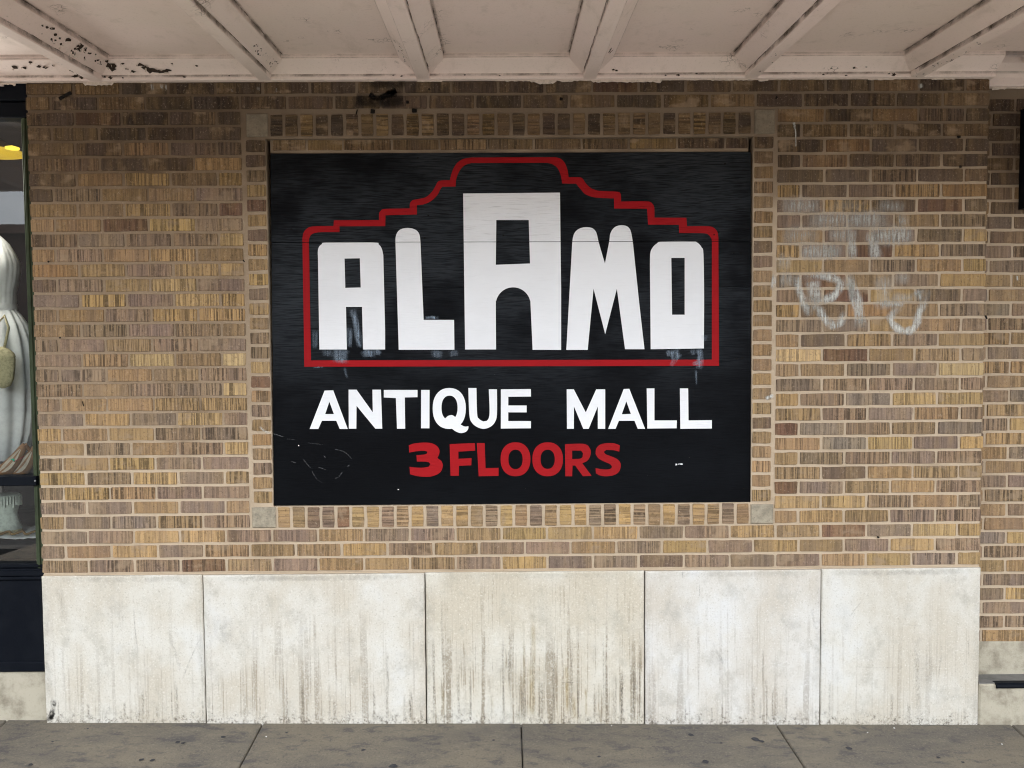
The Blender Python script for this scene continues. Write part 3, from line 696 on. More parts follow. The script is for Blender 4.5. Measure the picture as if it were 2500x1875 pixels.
GLY.append(('letter', WHITE, [D_((577, 108))+B_((622, 840), (628, 790), (642, 752), (670, 725), (712, 711), (760, 712), (790, 726), (811, 758), (828, 830), (875, 990), (908, 820), (915, 765), (935, 725), (965, 702), (1005, 695), (1045, 703), (1070, 730), (1083, 780), (1092, 840), (1140, 1300))+D_((1180, 103), (1030, 103))+B_((967, 1185), (877, 1535), (787, 1185))+D_((742, 108))]))
GLY.append(('letter', WHITE, [D_((1228, 103))+B_((1222, 1000), (1225, 910), (1242, 868), (1272, 838), (1320, 820), (1540, 818), (1590, 831), (1621, 866), (1635, 920), (1640, 1250))+D_((1638, 97)), B_((1387, 947), (1490, 947), (1490, 1385), (1393, 1385))]))
# ANTIQUE MALL
GLY += [('letter', WHITE, [C_((493, 718), (608, 422), (675, 420), (787, 718), (725, 718), (698, 655), (588, 655), (560, 718)), C_((645, 508), (680, 603), (613, 603))]),
        ('letter', WHITE, [C_((795, 716), (793, 415), (855, 415), (980, 590), (977, 415), (1043, 415), (1053, 716), (1000, 716), (855, 540), (853, 716))]),
        ('letter', WHITE, [C_((1065, 417), (1325, 417), (1325, 473), (1227, 475), (1230, 716), (1167, 716), (1158, 480), (1065, 475))]),
        ('letter', WHITE, [C_((1353, 417), (1418, 417), (1417, 713), (1352, 713))]),
        ('letter', WHITE, [C_(*ell(1570, 560, 128, 158)), C_(*ell(1572, 555, 62, 94))]),
        ('letter', WHITE, [C_((1717, 402), (1780, 402), (1785, 600), (1800, 640), (1832, 660), (1860, 655), (1876, 630), (1881, 570), (1875, 412), (1938, 412), (1938, 600), (1925, 660), (1890, 700), (1838, 717), (1788, 705), (1745, 670), (1725, 610))]),
        ('letter', WHITE, [C_((1968, 412), (2200, 410), (2200, 468), (2025, 470), (2025, 537), (2167, 537), (2167, 590), (2025, 590), (2025, 657), (2200, 657), (2200, 713), (1968, 715))]),
        ('letter', WHITE, [D_((580, 412), (635, 412), (727, 590), (808, 412), (877, 412), (877, 717), (820, 717), (820, 545), (750, 717), (708, 717), (636, 545), (635, 717), (582, 717))]),
        ('letter', WHITE, [D_((900, 717), (1020, 410), (1063, 408), (1185, 717), (1128, 717), (1103, 655), (983, 655), (957, 717)), D_((1040, 505), (1075, 602), (1005, 605))]),
        ('letter', WHITE, [D_((1197, 405), (1257, 405), (1257, 652), (1430, 652), (1428, 713), (1202, 715))]),
        ('letter', WHITE, [D_((1453, 405), (1517, 405), (1520, 652), (1700, 650), (1700, 715), (1457, 717))])]
# 3 FLOORS
GLY += [('numeral', RED, [C_((1258, 845), (1300, 830), (1380, 823), (1440, 830), (1480, 855), (1495, 890), (1488, 922), (1478, 942), (1510, 965), (1520, 1000), (1506, 1045), (1470, 1072), (1410, 1087), (1330, 1083), (1268, 1068), (1263, 1010), (1300, 1015), (1360, 1017), (1410, 1010), (1425, 990), (1412, 975), (1380, 970), (1320, 970), (1317, 920), (1380, 915), (1400, 905), (1400, 893), (1375, 887), (1320, 890), (1262, 900))]),
        ('letter', RED, [C_((1573, 835), (1768, 827), (1770, 885), (1640, 893), (1640, 948), (1742, 943), (1740, 998), (1645, 1003), (1643, 1080), (1580, 1080))]),
        ('letter', RED, [C_((1783, 827), (1843, 827), (1850, 1020), (1950, 1018), (1950, 1080), (1797, 1083))]),
        ('letter', RED, [D_(*ell(185, 952, 115, 131)), D_(*ell(185, 953, 55, 75))]),
        ('letter', RED, [D_(*ell(433, 952, 118, 131)), D_(*ell(433, 952, 55, 74))]),
        ('letter', RED, [D_((567, 835), (700, 832), (745, 846), (765, 885), (760, 930), (737, 965), (700, 982), (772, 1080), (705, 1083), (645, 1000), (625, 1000), (622, 1083), (570, 1083)), D_((622, 885), (690, 885), (706, 905), (702, 935), (680, 948), (622, 950))]),
        ('letter', RED, [D_((990, 845), (985, 893), (940, 882), (885, 880), (866, 895), (885, 915), (950, 940), (985, 965), (997, 1000), (985, 1045), (950, 1072), (890, 1083), (840, 1078), (805, 1060), (803, 1020), (860, 1030), (910, 1028), (930, 1012), (915, 990), (870, 970), (825, 945), (803, 910), (808, 870), (840, 838), (900, 827), (950, 830))])]
for nm, mt, loops in GLY:
    paint(nm, [(sm(l) if len(l) < 34 else l) for l in loops], mt)
paint('letter_tail', [sm(C_((1530, 645), (1560, 618), (1590, 610), (1614, 625), (1640, 670), (1685, 698), (1718, 697), (1716, 718), (1698, 740), (1660, 750), (1622, 738), (1590, 715), (1560, 690)))], WHITE, .0012)
# scuffs, drips and chips of paint on the board
g = Marks()
def Cp(x, y): return P(600+x*Z, 820+y*Z, SY)
def Dp(x, y): return P(1200+x*Z, 820+y*Z, SY)
def Ap(x, y): return P(600+x*Z, 330+y*Z, SY)
for pts, wd, al in [([Cp(740, 100), Cp(735, 150), Cp(730, 215)], 95, .75), ([Cp(700, 110), Cp(690, 170)], 80, .5), ([Cp(960, 105), Cp(955, 165)], 80, .8), ([Cp(1020, 105), Cp(1010, 150)], 50, .6), ([Cp(930, 110), Cp(940, 165)], 70, .5), ([Cp(1480, 110), Cp(1470, 170)], 70, .5), ([Cp(1600, 110), Cp(1610, 160)], 60, .35), ([Cp(630, 110), Cp(625, 160)], 60, .35),
                    ([Ap(820, 1340), Ap(850, 1450), Ap(880, 1640)], 45, .8), ([Ap(800, 1480), Ap(800, 1640)], 40, .6), ([Ap(540, 1500), Ap(530, 1650)], 40, .4), ([Ap(1380, 1415), Ap(1430, 1405), Ap(1490, 1415)], 22, .9), ([Ap(860, 1560), Ap(890, 1640)], 22, .9),
                    ([Dp(1400, 105), Dp(1415, 150), Dp(1440, 185)], 70, .9), ([Dp(1360, 110), Dp(1370, 160)], 30, .6), ([Dp(1590, 100), Dp(1610, 150), Dp(1600, 260)], 45, .75), ([Dp(1545, 105), Dp(1560, 150)], 30, .5), ([Dp(1390, 190), Dp(1420, 215)], 60, .5), ([Dp(1580, 190), Dp(1590, 225)], 60, .5), ([Dp(1575, 260), Dp(1580, 380)], 16, .4), ([Dp(1640, -10), Dp(1645, 40)], 40, .3), ([Cp(760, 240), Cp(785, 330)], 20, .25), ([Cp(520, 245), Cp(600, 240)], 10, .6)]:
    g.ribbon(pts, wd*1.4*Z/543, al*.75, SY-.0018, soft=1.4)
for o in g.each('paint_scuff', SCUFF): onsign(o)
g = Marks()
for pts, wd, al in [([Dp(1418, 992), Dp(1430, 992)], 16, 1.6), ([Dp(1435, 990), Dp(1450, 988), Dp(1475, 988)], 12, 1.5), ([Cp(1172, 1186), Cp(1183, 1184)], 10, 1.6), ([Cp(405, 845), Cp(413, 846)], 10, 1.5), ([Cp(355, 970), Cp(385, 978)], 7, 1.2),
                    ([Cp(445, 950), Cp(475, 990), Cp(500, 1018)], 5, .9), ([Cp(560, 1012), Cp(615, 1030)], 5, 1.), ([Cp(690, 875), Cp(745, 888), Cp(785, 912), (Cp(815, 945))], 5, 1.1), ([Cp(800, 995), Cp(782, 1010)], 5, 1.2), ([Cp(745, 1050), Cp(718, 1088), Cp(690, 1098)], 5, 1.1), ([Cp(512, 1045), Cp(550, 1105), Cp(588, 1130)], 4, .9), ([Cp(480, 825), Cp(600, 840)], 4, .7), ([Cp(600, 920), Cp(615, 940)], 6, 1.1), ([Cp(215, 755), Cp(290, 778)], 7, 1.), ([Cp(320, 795), Cp(380, 800)], 4, .7),
                    ([Dp(255, 1175), Dp(265, 1178)], 6, .8), ([Dp(1190, 1072), Dp(1205, 1074)], 5, .8), ([Cp(1917, 300), Cp(1923, 302)], 6, 1.), ([Dp(1520, 938), Dp(1526, 940)], 5, .8)]:
    g.ribbon(pts, wd*Z/543, al*(1.3 if wd > 8.5 else .15), SY-.0022, False)
FLECK = m_overlay('white_fleck', (.8, .82, .85), (200, 20, 200), .38, .55)
for o in g.each('white_fleck', FLECK): onsign(o)
g = Marks()
for px, py in [(1808, 618), (1791, 617), (1743, 573), (1754, 567), (1037, 581), (1229, 575), (1812, 874), (1020, 386), (1770, 400), (1798, 875), (1815, 1193), (1046, 526), (712, 560)]:
    g.ribbon([P(px-2.2, py, SY), P(px+2.2, py, SY)], 4.2/543, 1.6, SY-.0026, False)
for o in g.each('nail_hole', SOOT): onsign(o)

# ------------------------------------------------------------------ recessed wall at the right
rw = empty('recessed_wall', (2.5, .1, 0))
tag(rw, 'narrow strip of set-back brick wall with concrete plinth at the right edge', 'wall')
RY = .10; RX0, RX1 = XR-.02, 3.3
z_base = P(2440, 1568, RY).z
zj0 = P(2420, 1399, RY).z
def rchild(o): o.parent = rw; o.location = -rw.location; return o
k0 = round((z_base-zj0)/PIT)
rcodes = {}
n_c = 0
seqs = 'mm tt mk gD mr Dt gm tm'.split()
for k in range(k0, 34):
    z = zj0+(k+.5)*PIT
    if z+PIT/2 > 2.915: break
    odd = k % 2
    edge = [RX0-.1, P(2401 if odd else 2457, 1300, RY).x]
    while edge[-1] < RX1: edge.append(edge[-1]+.2134)
    for i in range(len(edge)-1):
        a, b_ = max(edge[i], RX0)+(JT/2 if i else 0), min(edge[i+1], RX1)-JT/2
        if b_-a < .03: continue
        c = rnd.choice('mmtktmgDTm') if z < 2.2 else rnd.choice('tddmdt')
        put_brick('full' if b_-a > .13 else 'half', 'brick' if b_-a > .13 else 'half_brick', (a+b_)/2, z, b_-a, c, y=RY, parent=rw)
mb = MB(); mb.box(RX0, RX1, RY+.0042, .3, z_base-.01, 2.99); rchild(mb.build('mortar', MORTAR))
zl1 = P(2450, 1646, RY).z
mb = MB(); mb.bbox(RX0, RX1, RY-.004, .3, zl1-.05, z_base+.004, .004); rchild(mb.build('upper_plinth', PLINTH))
zl0 = P(2450, 1670, -.006).z
mb = MB(); mb.bbox(XR+.005, RX1, -.006, RY+.02, gz(2.4, 0)-.08, zl0, .008); rchild(mb.build('plinth_step', PLINTH))
mb = MB(); c0 = P(2428, 1673, -.012)
mb.box(XR+.006, RX1, .001, RY-.004, zl0-.002, zl0+.003); rchild(mb.build('ledge_top', GUM2))
mb = MB(); mb.extr_x([(.02, zl0+.0045), (-.004, zl0+.0045), (-.013, zl0-.001), (-.016, zl0-.01), (-.012, zl0-.018), (-.004, zl0-.021), (.01, zl0-.01)], c0.x+.01, RX1); rchild(mb.build('edge_strip', BLACKP))
# black box lamp at the very edge
a = P(2489, 380, .098)
mb = MB(); zt, zb = P(2491, 257, .02).z, P(2491, 505, .02).z
prof = []
mb.extr_x([(.02+.0, zb+.05), (.035, zb+.015), (.06, zb), (.098, zb), (.098, zt), (.05, zt), (.02, zt-.03)], a.x, a.x+.16)
bx = mb.build('box_lamp', None)
bx.data.materials.append(BLACKP)
tag(bx, 'black metal box lamp fixed to the set-back bricks at the right edge', 'wall lamp')

# ------------------------------------------------------------------ canopy
can = empty('canopy', (0, -.8, 2.9)); tag(can, 'cream painted wooden canopy with tapered ribs and peeling paint above the wall', 'canopy')
def cc(o): o.parent = can; o.location = -can.location; return o
CS = .05; DEP = -1.75
Z2 = P(1000, 198).z; YB2 = -.025; Z1 = P(1000, 180, YB2).z
YB1 = -.09; ZM = P(1000, 144, YB1).z-CS*YB1; Z1 -= CS*YB2
ZS = P(1000, 130.5, YB1).z-CS*YB1
zt0 = Z2
XC0, XC1 = -9.0, 9.0
rib_px = [-172, 231, 645, 1033, 1440, 1835, 2241, 2550]
rx = [P(p, 190, -.03).x for p in rib_px]; rx = [rx[0]-.74]+rx+[rx[-1]+.72, rx[-1]+1.44]
hb, hm = .029, .094
def zc(z, y): return z+CS*y
for a, b_ in zip([XC0]+rx, rx+[XC1]):
    x0, x1 = (a+hm-.006 if a != XC0 else a), (b_-hm+.006 if b_ != XC1 else b_)
    v = []
    for zz in (0, .02):
        for y in (DEP, YB1+.006): v += [(x0, y, zc(ZS, y)+zz), (x1, y, zc(ZS, y)+zz)]
    cc(mesh('soffit_panel', v, [(0, 2, 3, 1), (4, 5, 7, 6), (0, 1, 5, 4), (2, 6, 7, 3), (0, 4, 6, 2), (1, 3, 7, 5)], CANOPY))
def board(name, x, h, za, zb_, y1, bev=.003, splay=False):
    # one long board with eased lower edges, a little out of true
    prof = [(-h, zb_), (-h, za+bev), (-h+bev, za), (h-bev, za), (h, za+bev), (h, zb_)]
    if splay: prof = [(-hm, zb_), (-hm, ZM+.002), (-hm+.002, ZM), (-hb-.004, za), (hb+.004, za), (hm-.002, ZM), (hm, ZM+.002), (hm, zb_)]
    n = len(prof); ys = [DEP+(y1-DEP)*i/14 for i in range(15)]
    v = [(x+a+rnd.uniform(-.001, .001), y, zc(z, y)+rnd.uniform(-.0008, .0008)) for y in ys for a, z in prof]
    f = [(r*n+k, r*n+k+1, (r+1)*n+k+1, (r+1)*n+k) for r in range(14) for k in range(n-1)]+[tuple(range(n)), tuple(range(len(v)-n, len(v)))[::-1]]
    o = mesh(name, v, f, CANOPY)
    bm = bmesh.new(); bm.from_mesh(o.data); bmesh.ops.recalc_face_normals(bm, faces=bm.faces[:]); bm.to_mesh(o.data); bm.free()
    return o
for x in rx:
    o = cc(board('rib', x, hm, Z1, ZS+.004, YB2-.004, splay=True))
    q = board('rib_batten', x, hb, Z2+.0015, Z1+.004, YB2+.004); q.parent = o
def trim(x0, x1, yo, zo=0):
    mb = MB(); mb.extr_x([(yo+.03, zc(Z1, YB2)+.001), (yo+YB2, zc(Z1, YB2)+.001), (yo+YB1+.002, zc(ZM, YB1)+.001), (yo+YB1, zc(ZM, YB1)+.004), (yo+YB1, zc(ZS, YB1)+.008), (yo+.03, ZS+.02)], x0, x1)
    o = cc(mb.build('wall_board', CANOPY))
    mb = MB(); mb.extr_x([(yo+.028, Z2+zo), (yo+YB2+.003, Z2+zo), (yo+YB2, Z2+zo+.003), (yo+YB2, zc(Z1, YB2)+.004), (yo+.028, zc(Z1, YB2)+.004)], x0, x1)
    q = mb.build('wall_strip', CANOPY); q.parent = o
trim(XC0, XL-.1, 0, -.012); trim(XL-.0999, XR+.012, 0); trim(XR+.0121, XC1, .09, -.012)
mb = MB(); mb.box(XC0, XC1, DEP-.06, DEP, zc(ZS, DEP)-.1, 3.33); cc(mb.build('fascia', CANOPY))
mb = MB(); mb.box(XC0, XC1, DEP, .35, ZS+.06, 3.33); cc(mb.build('roof_deck', CANOPY))
# ragged edge where the canopy paint runs over the bricks
def ragged(x0, x1, z, y, amp, seed):
    r = random.Random(seed); xs = []; x = x0
    while x < x1: xs.append(x); x += r.uniform(.003, .014)
    v = []; f = []; lev = 0
    for i, x in enumerate(xs):
        if r.random() < .2: lev = r.choice((0, 0, .25, .6, 1.0, 1.0))*r.random()
        d = amp*1.15*(.1+lev+r.random()*.25)
        v += [(x, y, z+.004), (x, y-.001-r.random()*.004, z-d)]
    for i in range(len(xs)-1): f.append((2*i, 2*i+1, 2*i+3, 2*i+2))
    o = cc(mesh('paint_edge', v, f, FLAKE)); tag(o, 'ragged peeling paint edge over the top bricks'); return o
ragged(XL-.02, P(420, 200).x, zt0+.001, -.004, .012, 1); ragged(P(420, 200).x, P(1230, 200).x, zt0+.002, -.003, .006, 2)
ragged(P(1230, 200).x, P(2000, 200).x, zt0+.001, -.004, .014, 3); ragged(P(2000, 200).x, XR, zt0+.001, -.004, .009, 4)
ragged(XL-.5, XL-.02, zt0-.012, -.0225, .014, 5); ragged(XR+.02, XR+.5, zt0-.012, .085, .016, 6)
# bare patches where paint has flaked off: irregular shards lying on trim and ribs
pm = MB(); fm = MB()
def shard(c, u, v_, n, size, asp=1.0, curl=True):
    k = rnd.randint(6, 10); pts = []
    for i in range(k):
        a = 2*math.pi*i/k+rnd.uniform(-.25, .25); r = size*(rnd.uniform(.35, 1.0) if i % 2 else rnd.uniform(.6, 1.15))
        pts.append(c+u*math.cos(a)*r*asp+v_*math.sin(a)*r+n*.0012)
    pm.add(pts, [tuple(range(k))])
    if curl and size > .004:
        i = rnd.randrange(k); a, b_ = pts[i], pts[(i+1) % k]; mid = (a+b_)/2
        fm.add([a, b_, b_+(b_-c)*.35+n*.006, a+(a-c)*.3+n*.007], [(0, 1, 2, 3)])
def on_trim(px, py, part):
    if part == 'slope':
        best = None
        for s_ in range(60):
            t = s_/59; Y = YB2+(YB1-YB2)*t; q = P(px, py, Y); e = abs(q.z-(zc(Z1, YB2)+(zc(ZM, YB1)-zc(Z1, YB2))*t))
            if best is None or e < best[0]: best = (e, q)
        u = Vector((1, 0, 0)); v_ = Vector((0, YB1-YB2, zc(ZM, YB1)-zc(Z1, YB2))).normalized(); n = u.cross(v_); n = n if n.z < 0 else -n
        return best[1], u, v_, n
    return P(px, py, YB2), Vector((1, 0, 0)), Vector((0, 0, 1)), Vector((0, -1, 0))
for px, py, s in [(272, 160, .013), (275, 168, .011), (262, 157, .009), (356, 165, .011), (368, 172, .014), (378, 172, .012), (345, 158, .008), (391, 173, .010), (408, 172, .010), (398, 175, .008), (36, 163, .008), (60, 165, .006), (110, 165, .008), (95, 162, .006), (75, 152, .005), (130, 160, .004), (325, 174, .006), (335, 160, .004), (300, 155, .004), (310, 168, .005), (480, 160, .004), (420, 155, .003), (190, 178, .009), (175, 172, .007), (2085, 165, .005), (2115, 163, .003), (1498, 170, .004), (1506, 172, .004), (2030, 166, .003)]:
    c, u, v_, n = on_trim(px, py, 'slope'); shard(c, u, v_, n, s*1.35, 1.5)
for px, py, s in [(183, 187, .009), (200, 190, .007), (1655, 183, .006), (1700, 180, .004), (1625, 184, .004), (2182, 182, .008), (2170, 180, .004), (2010, 182, .005), (2065, 184, .004), (980, 186, .004), (960, 184, .003), (1438, 184, .005), (270, 190, .007), (255, 188, .005), (300, 190, .004), (450, 188, .004), (560, 185, .003), (1135, 183, .004), (1220, 185, .003)]:
    c, u, v_, n = on_trim(px, py, 'board'); shard(c, u, v_, n, s, 1.8)
def rib_shards(i, face, y0, y1, n_, smin, smax, spread=.8):
    x = rx[i]; sgn = 1 if face == 'right' else -1
    for _ in range(n_):
        t = .5+rnd.uniform(-.5, .5)*spread; y = rnd.uniform(y0, y1); u = Vector((0, 1, 0)); v_ = Vector((1, 0, 0)); n = Vector((0, 0, -1))
        if face == 'bottom': c = Vector((x+rnd.uniform(-hb, hb)*.8, y, zc(Z2+.0015, y)))
        else:
            a = Vector((x+sgn*hb, y, zc(Z1, y))); b_ = Vector((x+sgn*hm, y, zc(ZM, y))); c = a+(b_-a)*t; v_ = (b_-a).normalized(); n = u.cross(v_); n = n if n.z < 0 else -n
        shard(c, u, v_, n, rnd.uniform(smin, smax), 1.6, rnd.random() < .5)
rib_shards(2, 'right', -.75, -.08, 46, .002, .008); rib_shards(2, 'right', -.42, -.28, 8, .007, .014); rib_shards(2, 'left', -.4, -.05, 10, .002, .005)
rib_shards(3, 'right', -.36, -.08, 34, .0015, .0045, .5); rib_shards(4, 'left', -.4, -.06, 36, .0015, .0045, .6); rib_shards(5, 'right', -.36, -.22, 9, .003, .009, .3)
rib_shards(7, 'bottom', -.5, -.03, 22, .0015, .005); rib_shards(6, 'bottom', -.4, -.03, 6, .0015, .004); rib_shards(3, 'left', -.4, -.05, 8, .001, .003)
# grime lodged in the internal corners of the boards
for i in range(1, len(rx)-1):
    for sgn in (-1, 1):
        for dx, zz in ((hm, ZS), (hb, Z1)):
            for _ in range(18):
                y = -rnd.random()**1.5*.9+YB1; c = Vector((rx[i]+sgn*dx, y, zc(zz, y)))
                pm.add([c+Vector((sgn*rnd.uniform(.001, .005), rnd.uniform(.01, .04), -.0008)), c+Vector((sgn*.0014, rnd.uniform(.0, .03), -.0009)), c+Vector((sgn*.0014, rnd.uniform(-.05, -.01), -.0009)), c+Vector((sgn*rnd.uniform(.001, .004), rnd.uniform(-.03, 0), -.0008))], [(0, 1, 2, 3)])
# grime on the upright edges of battens and boards
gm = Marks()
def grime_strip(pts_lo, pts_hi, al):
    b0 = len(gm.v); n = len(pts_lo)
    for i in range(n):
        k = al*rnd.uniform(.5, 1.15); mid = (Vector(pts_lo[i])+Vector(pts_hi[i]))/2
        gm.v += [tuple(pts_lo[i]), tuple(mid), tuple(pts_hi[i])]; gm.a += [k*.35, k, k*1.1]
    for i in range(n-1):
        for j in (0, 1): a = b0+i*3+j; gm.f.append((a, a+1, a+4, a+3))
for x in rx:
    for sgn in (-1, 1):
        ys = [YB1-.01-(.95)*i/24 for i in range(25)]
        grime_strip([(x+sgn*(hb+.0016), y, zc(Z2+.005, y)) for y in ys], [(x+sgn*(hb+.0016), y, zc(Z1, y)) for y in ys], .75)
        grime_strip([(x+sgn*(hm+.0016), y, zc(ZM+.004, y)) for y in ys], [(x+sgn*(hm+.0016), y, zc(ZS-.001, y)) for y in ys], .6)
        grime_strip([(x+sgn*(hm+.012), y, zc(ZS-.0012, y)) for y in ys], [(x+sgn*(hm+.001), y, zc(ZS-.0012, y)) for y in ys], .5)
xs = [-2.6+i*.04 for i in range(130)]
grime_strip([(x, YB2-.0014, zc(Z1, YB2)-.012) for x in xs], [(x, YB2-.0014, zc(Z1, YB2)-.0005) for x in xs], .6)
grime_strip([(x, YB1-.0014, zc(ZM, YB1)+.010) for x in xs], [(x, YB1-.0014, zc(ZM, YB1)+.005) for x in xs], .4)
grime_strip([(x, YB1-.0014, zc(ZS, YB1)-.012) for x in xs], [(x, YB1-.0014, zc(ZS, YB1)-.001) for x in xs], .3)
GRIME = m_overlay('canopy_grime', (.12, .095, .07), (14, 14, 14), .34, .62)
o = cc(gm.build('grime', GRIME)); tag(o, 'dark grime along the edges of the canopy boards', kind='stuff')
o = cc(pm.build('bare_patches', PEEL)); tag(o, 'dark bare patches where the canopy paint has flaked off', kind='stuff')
o = cc(fm.build('paint_flakes', FLAKE)); tag(o, 'curled flakes of cream paint on the canopy', kind='stuff')

# ------------------------------------------------------------------ shop window at the left
win = empty('shop_window', (-2.5, .03, 0)); tag(win, 'dark green framed shop window with black panel below at the left edge', 'shop window')
def wc(o): o.parent = win; o.location = -win.location; return o
FY, GY = .03, .06
wx0, wx1 = -3.9, XL+.02
xg = P(66.5, 760, FY).x
zhead0 = P(20, 205, FY).z; zhead1 = P(20, 288, FY).z; ztr1, ztr0 = P(40, 1163, .012).z, P(40, 1186, .012).z
zsill = P(40, 1378, FY).z
mb = MB(); mb.bbox(xg, wx1, FY, .16, zsill-.05, zhead1, .004); mb.bbox(xg+.012, xg+.022, FY-.006, FY+.02, zsill-.03, zhead1, .002); wc(mb.build('stile', GREENP))
mb = MB(); mb.bbox(wx0, wx1, FY-.004, .16, zhead1, zhead1+.07, .004); mb.bbox(wx0, wx1, FY-.02, .16, zhead1+.072, zhead0+.07, .006); wc(mb.build('head', BLACKP))
mb = MB(); mb.bbox(wx0, xg+.026, .005, .07, ztr0, ztr1, .003); tr = wc(mb.build('transom_bar', BLACKP))
sc = P(85, 1174, .002); mb = MB(); mb.tube([(sc.x, .0052, sc.z), (sc.x, .0025, sc.z), (sc.x, .0015, sc.z)], [.0042, .0042, .003], 10); o = mb.build('screw', STEEL); o.parent = tr
mb = MB()
for y0, za, zb_ in ((FY-.006, P(40, 1378, FY).z, P(40, 1386, FY).z), (FY-.014, P(40, 1387, FY).z, P(40, 1394, FY).z), (.006, P(40, 1395, .0).z, P(40, 1408, .0).z), (-.002, P(40, 1409, .0).z, P(40, 1416, .0).z)):
    mb.bbox(wx0, wx1-.018+(.0 if y0 > .01 else .006), y0, .16, zb_, za, .003)
wc(mb.build('sill', BLACKP))
zbk1, zbk0 = P(40, 1416, .01).z, P(40, 1640, .01).z
mb = MB(); mb.bbox(wx0, XL-.004, .012, .16, zbk0, zbk1, .004); wc(mb.build('bulkhead_panel', BLACKP))
mb = MB(); mb.bbox(wx0, XL-.004, .004, .02, zbk0, zbk0+.045, .004); wc(mb.build('bottom_rail', BLACKP))
mb = MB(); mb.bbox(wx0, XL-.0045, .016, .2, gz(-2.3, 0)-.1, zbk0-.0005, .005); wc(mb.build('concrete_base', PLINTH))
for z0, z1 in ((ztr1+.001, zhead1), (zsill, ztr0-.001)):
    wc(mesh('glass_pane', [(wx0, GY, z0), (xg+.01, GY, z0), (xg+.01, GY, z1), (wx0, GY, z1)], [(0, 1, 2, 3)], GLASS))
mb = MB(); mb.box(wx0, wx1, .95, 1.0, zsill-.1, 3.0); wc(mb.build('display_back', INTW))
mb = MB(); mb.box(wx1-.02, wx1, .16, .95, zsill-.1, 3.0); mb.box(wx0-.05, wx0, .1, .95, zsill-.1, 3.0); wc(mb.build('display_side', INTW))
mb = MB(); mb.box(wx0, wx1, .1, .95, 2.86, 2.9); wc(mb.build('display_ceiling', INTW))
zfl = P(30, 1319, .13).z
mb = MB(); mb.box(wx0, wx1-.02, .12, .95, zsill-.1, zfl); wc(mb.build('display_floor', BLACKP))
mb = MB(); mb.box(wx0, xg+.005, .08, .34, ztr0+.004, ztr1-.006); wc(mb.build('shelf', BLACKP))
# white cloth with wavy braid lying on the display floor
def wave_sheet(name, x0, x1, y0, y1, z, amp, mat, seed, n=26, k=7):
    r = random.Random(seed); v = []; f = []
    for i in range(n+1):
        for j in range(k+1):
            x = x0+(x1-x0)*i/n; y = y0+(y1-y0)*j/k
            v.append((x, y+.006*math.sin(i*1.1), z+amp*(1+math.sin(i*.9+j*.6)*.6+r.uniform(-.4, .4))))
    for i in range(n):
        for j in range(k): a = i*(k+1)+j; f.append((a, a+k+1, a+k+2, a+1))
    o = mesh(name, v, f, mat, smooth=True); md = o.modifiers.new('s', 'SOLIDIFY'); md.thickness = .004; return o
cl = wave_sheet('white_cloth', -2.7, xg-.005, .125, .4, zfl+.006, .006, CLOTH, 3); tag(cl, 'crumpled white cloth spread on the window display floor', 'cloth')
mb = MB(); pts = []
for i in range(60):
    x = -2.7+(xg-.01+2.7)*i/59; pts.append((x, .17+.012*math.sin(i*.9), zfl+.026+.004*math.sin(i*.9)))
mb.tube(pts, .006, 6); o = mb.build('braid', TRIM, smooth=True); o.parent = cl

def lathe(name, prof, cx, cy, n=28, pleat=None, mat=None, sy=1.0):
    v = []; f = []
    for j, (r, z) in enumerate(prof):
        for i in range(n):
            a = 2*math.pi*i/n; rr = r*(1+(pleat(j/(len(prof)-1), a) if pleat else 0))
            v.append((cx+rr*math.cos(a), cy+rr*math.sin(a)*sy, z))
    for j in range(len(prof)-1):
        for i in range(n): f.append((j*n+i, j*n+(i+1) % n, (j+1)*n+(i+1) % n, (j+1)*n+i))
    return mesh(name, v, f, mat, smooth=True)
DY = .36; dcx = P(-14, 700, DY).x
def dz(py): return P(20, py, DY).z
def dr(px, py): return max(P(px, py, DY).x-dcx, .01)
dress = empty('white_dress', (dcx, DY, dz(1120))); tag(dress, 'white gown with fitted bodice and pleated skirt in the shop window', 'dress')
def dch(o): o.parent = dress; o.location = -dress.location; return o
dch(lathe('bodice', [(dr(6, 575)*.6, dz(572)), (dr(20, 595), dz(595)), (dr(34, 618), dz(618)), (dr(44, 640), dz(640)), (dr(46, 660), dz(660)), (dr(42, 685), dz(685)), (dr(36, 712), dz(712)), (dr(35, 740), dz(740)), (dr(36, 758), dz(758))], dcx, DY, 90, lambda t, a: .010*math.sin(a*26)+.014*math.sin(a*9+t*5), TULLE, .75))
dch(lathe('skirt', [(dr(36, 756), dz(756)), (dr(46, 768), dz(768)), (dr(60, 792), dz(792)), (dr(74, 830), dz(830)), (dr(84, 880), dz(880)), (dr(88, 940), dz(940)), (dr(86, 1000), dz(1000)), (dr(78, 1060), dz(1060)), (dr(64, 1105), dz(1105)), (dr(52, 1122), dz(1122))], dcx, DY, 120, lambda t, a: .07*min(1, t*4)*math.sin(a*17+2*math.sin(a*3))*(1-.3*t), TULLE, .7))
dch(lathe('waistband', [(dr(38, 742), dz(742)), (dr(39, 748), dz(748)), (dr(38, 756), dz(756))], dcx, DY, 40, None, TULLE, .77))
mb = MB(); mb.tube([(dcx, DY, dz(1118)), (dcx, DY, zfl)], .012, 10); dch(mb.build('stand_pole', STEEL))
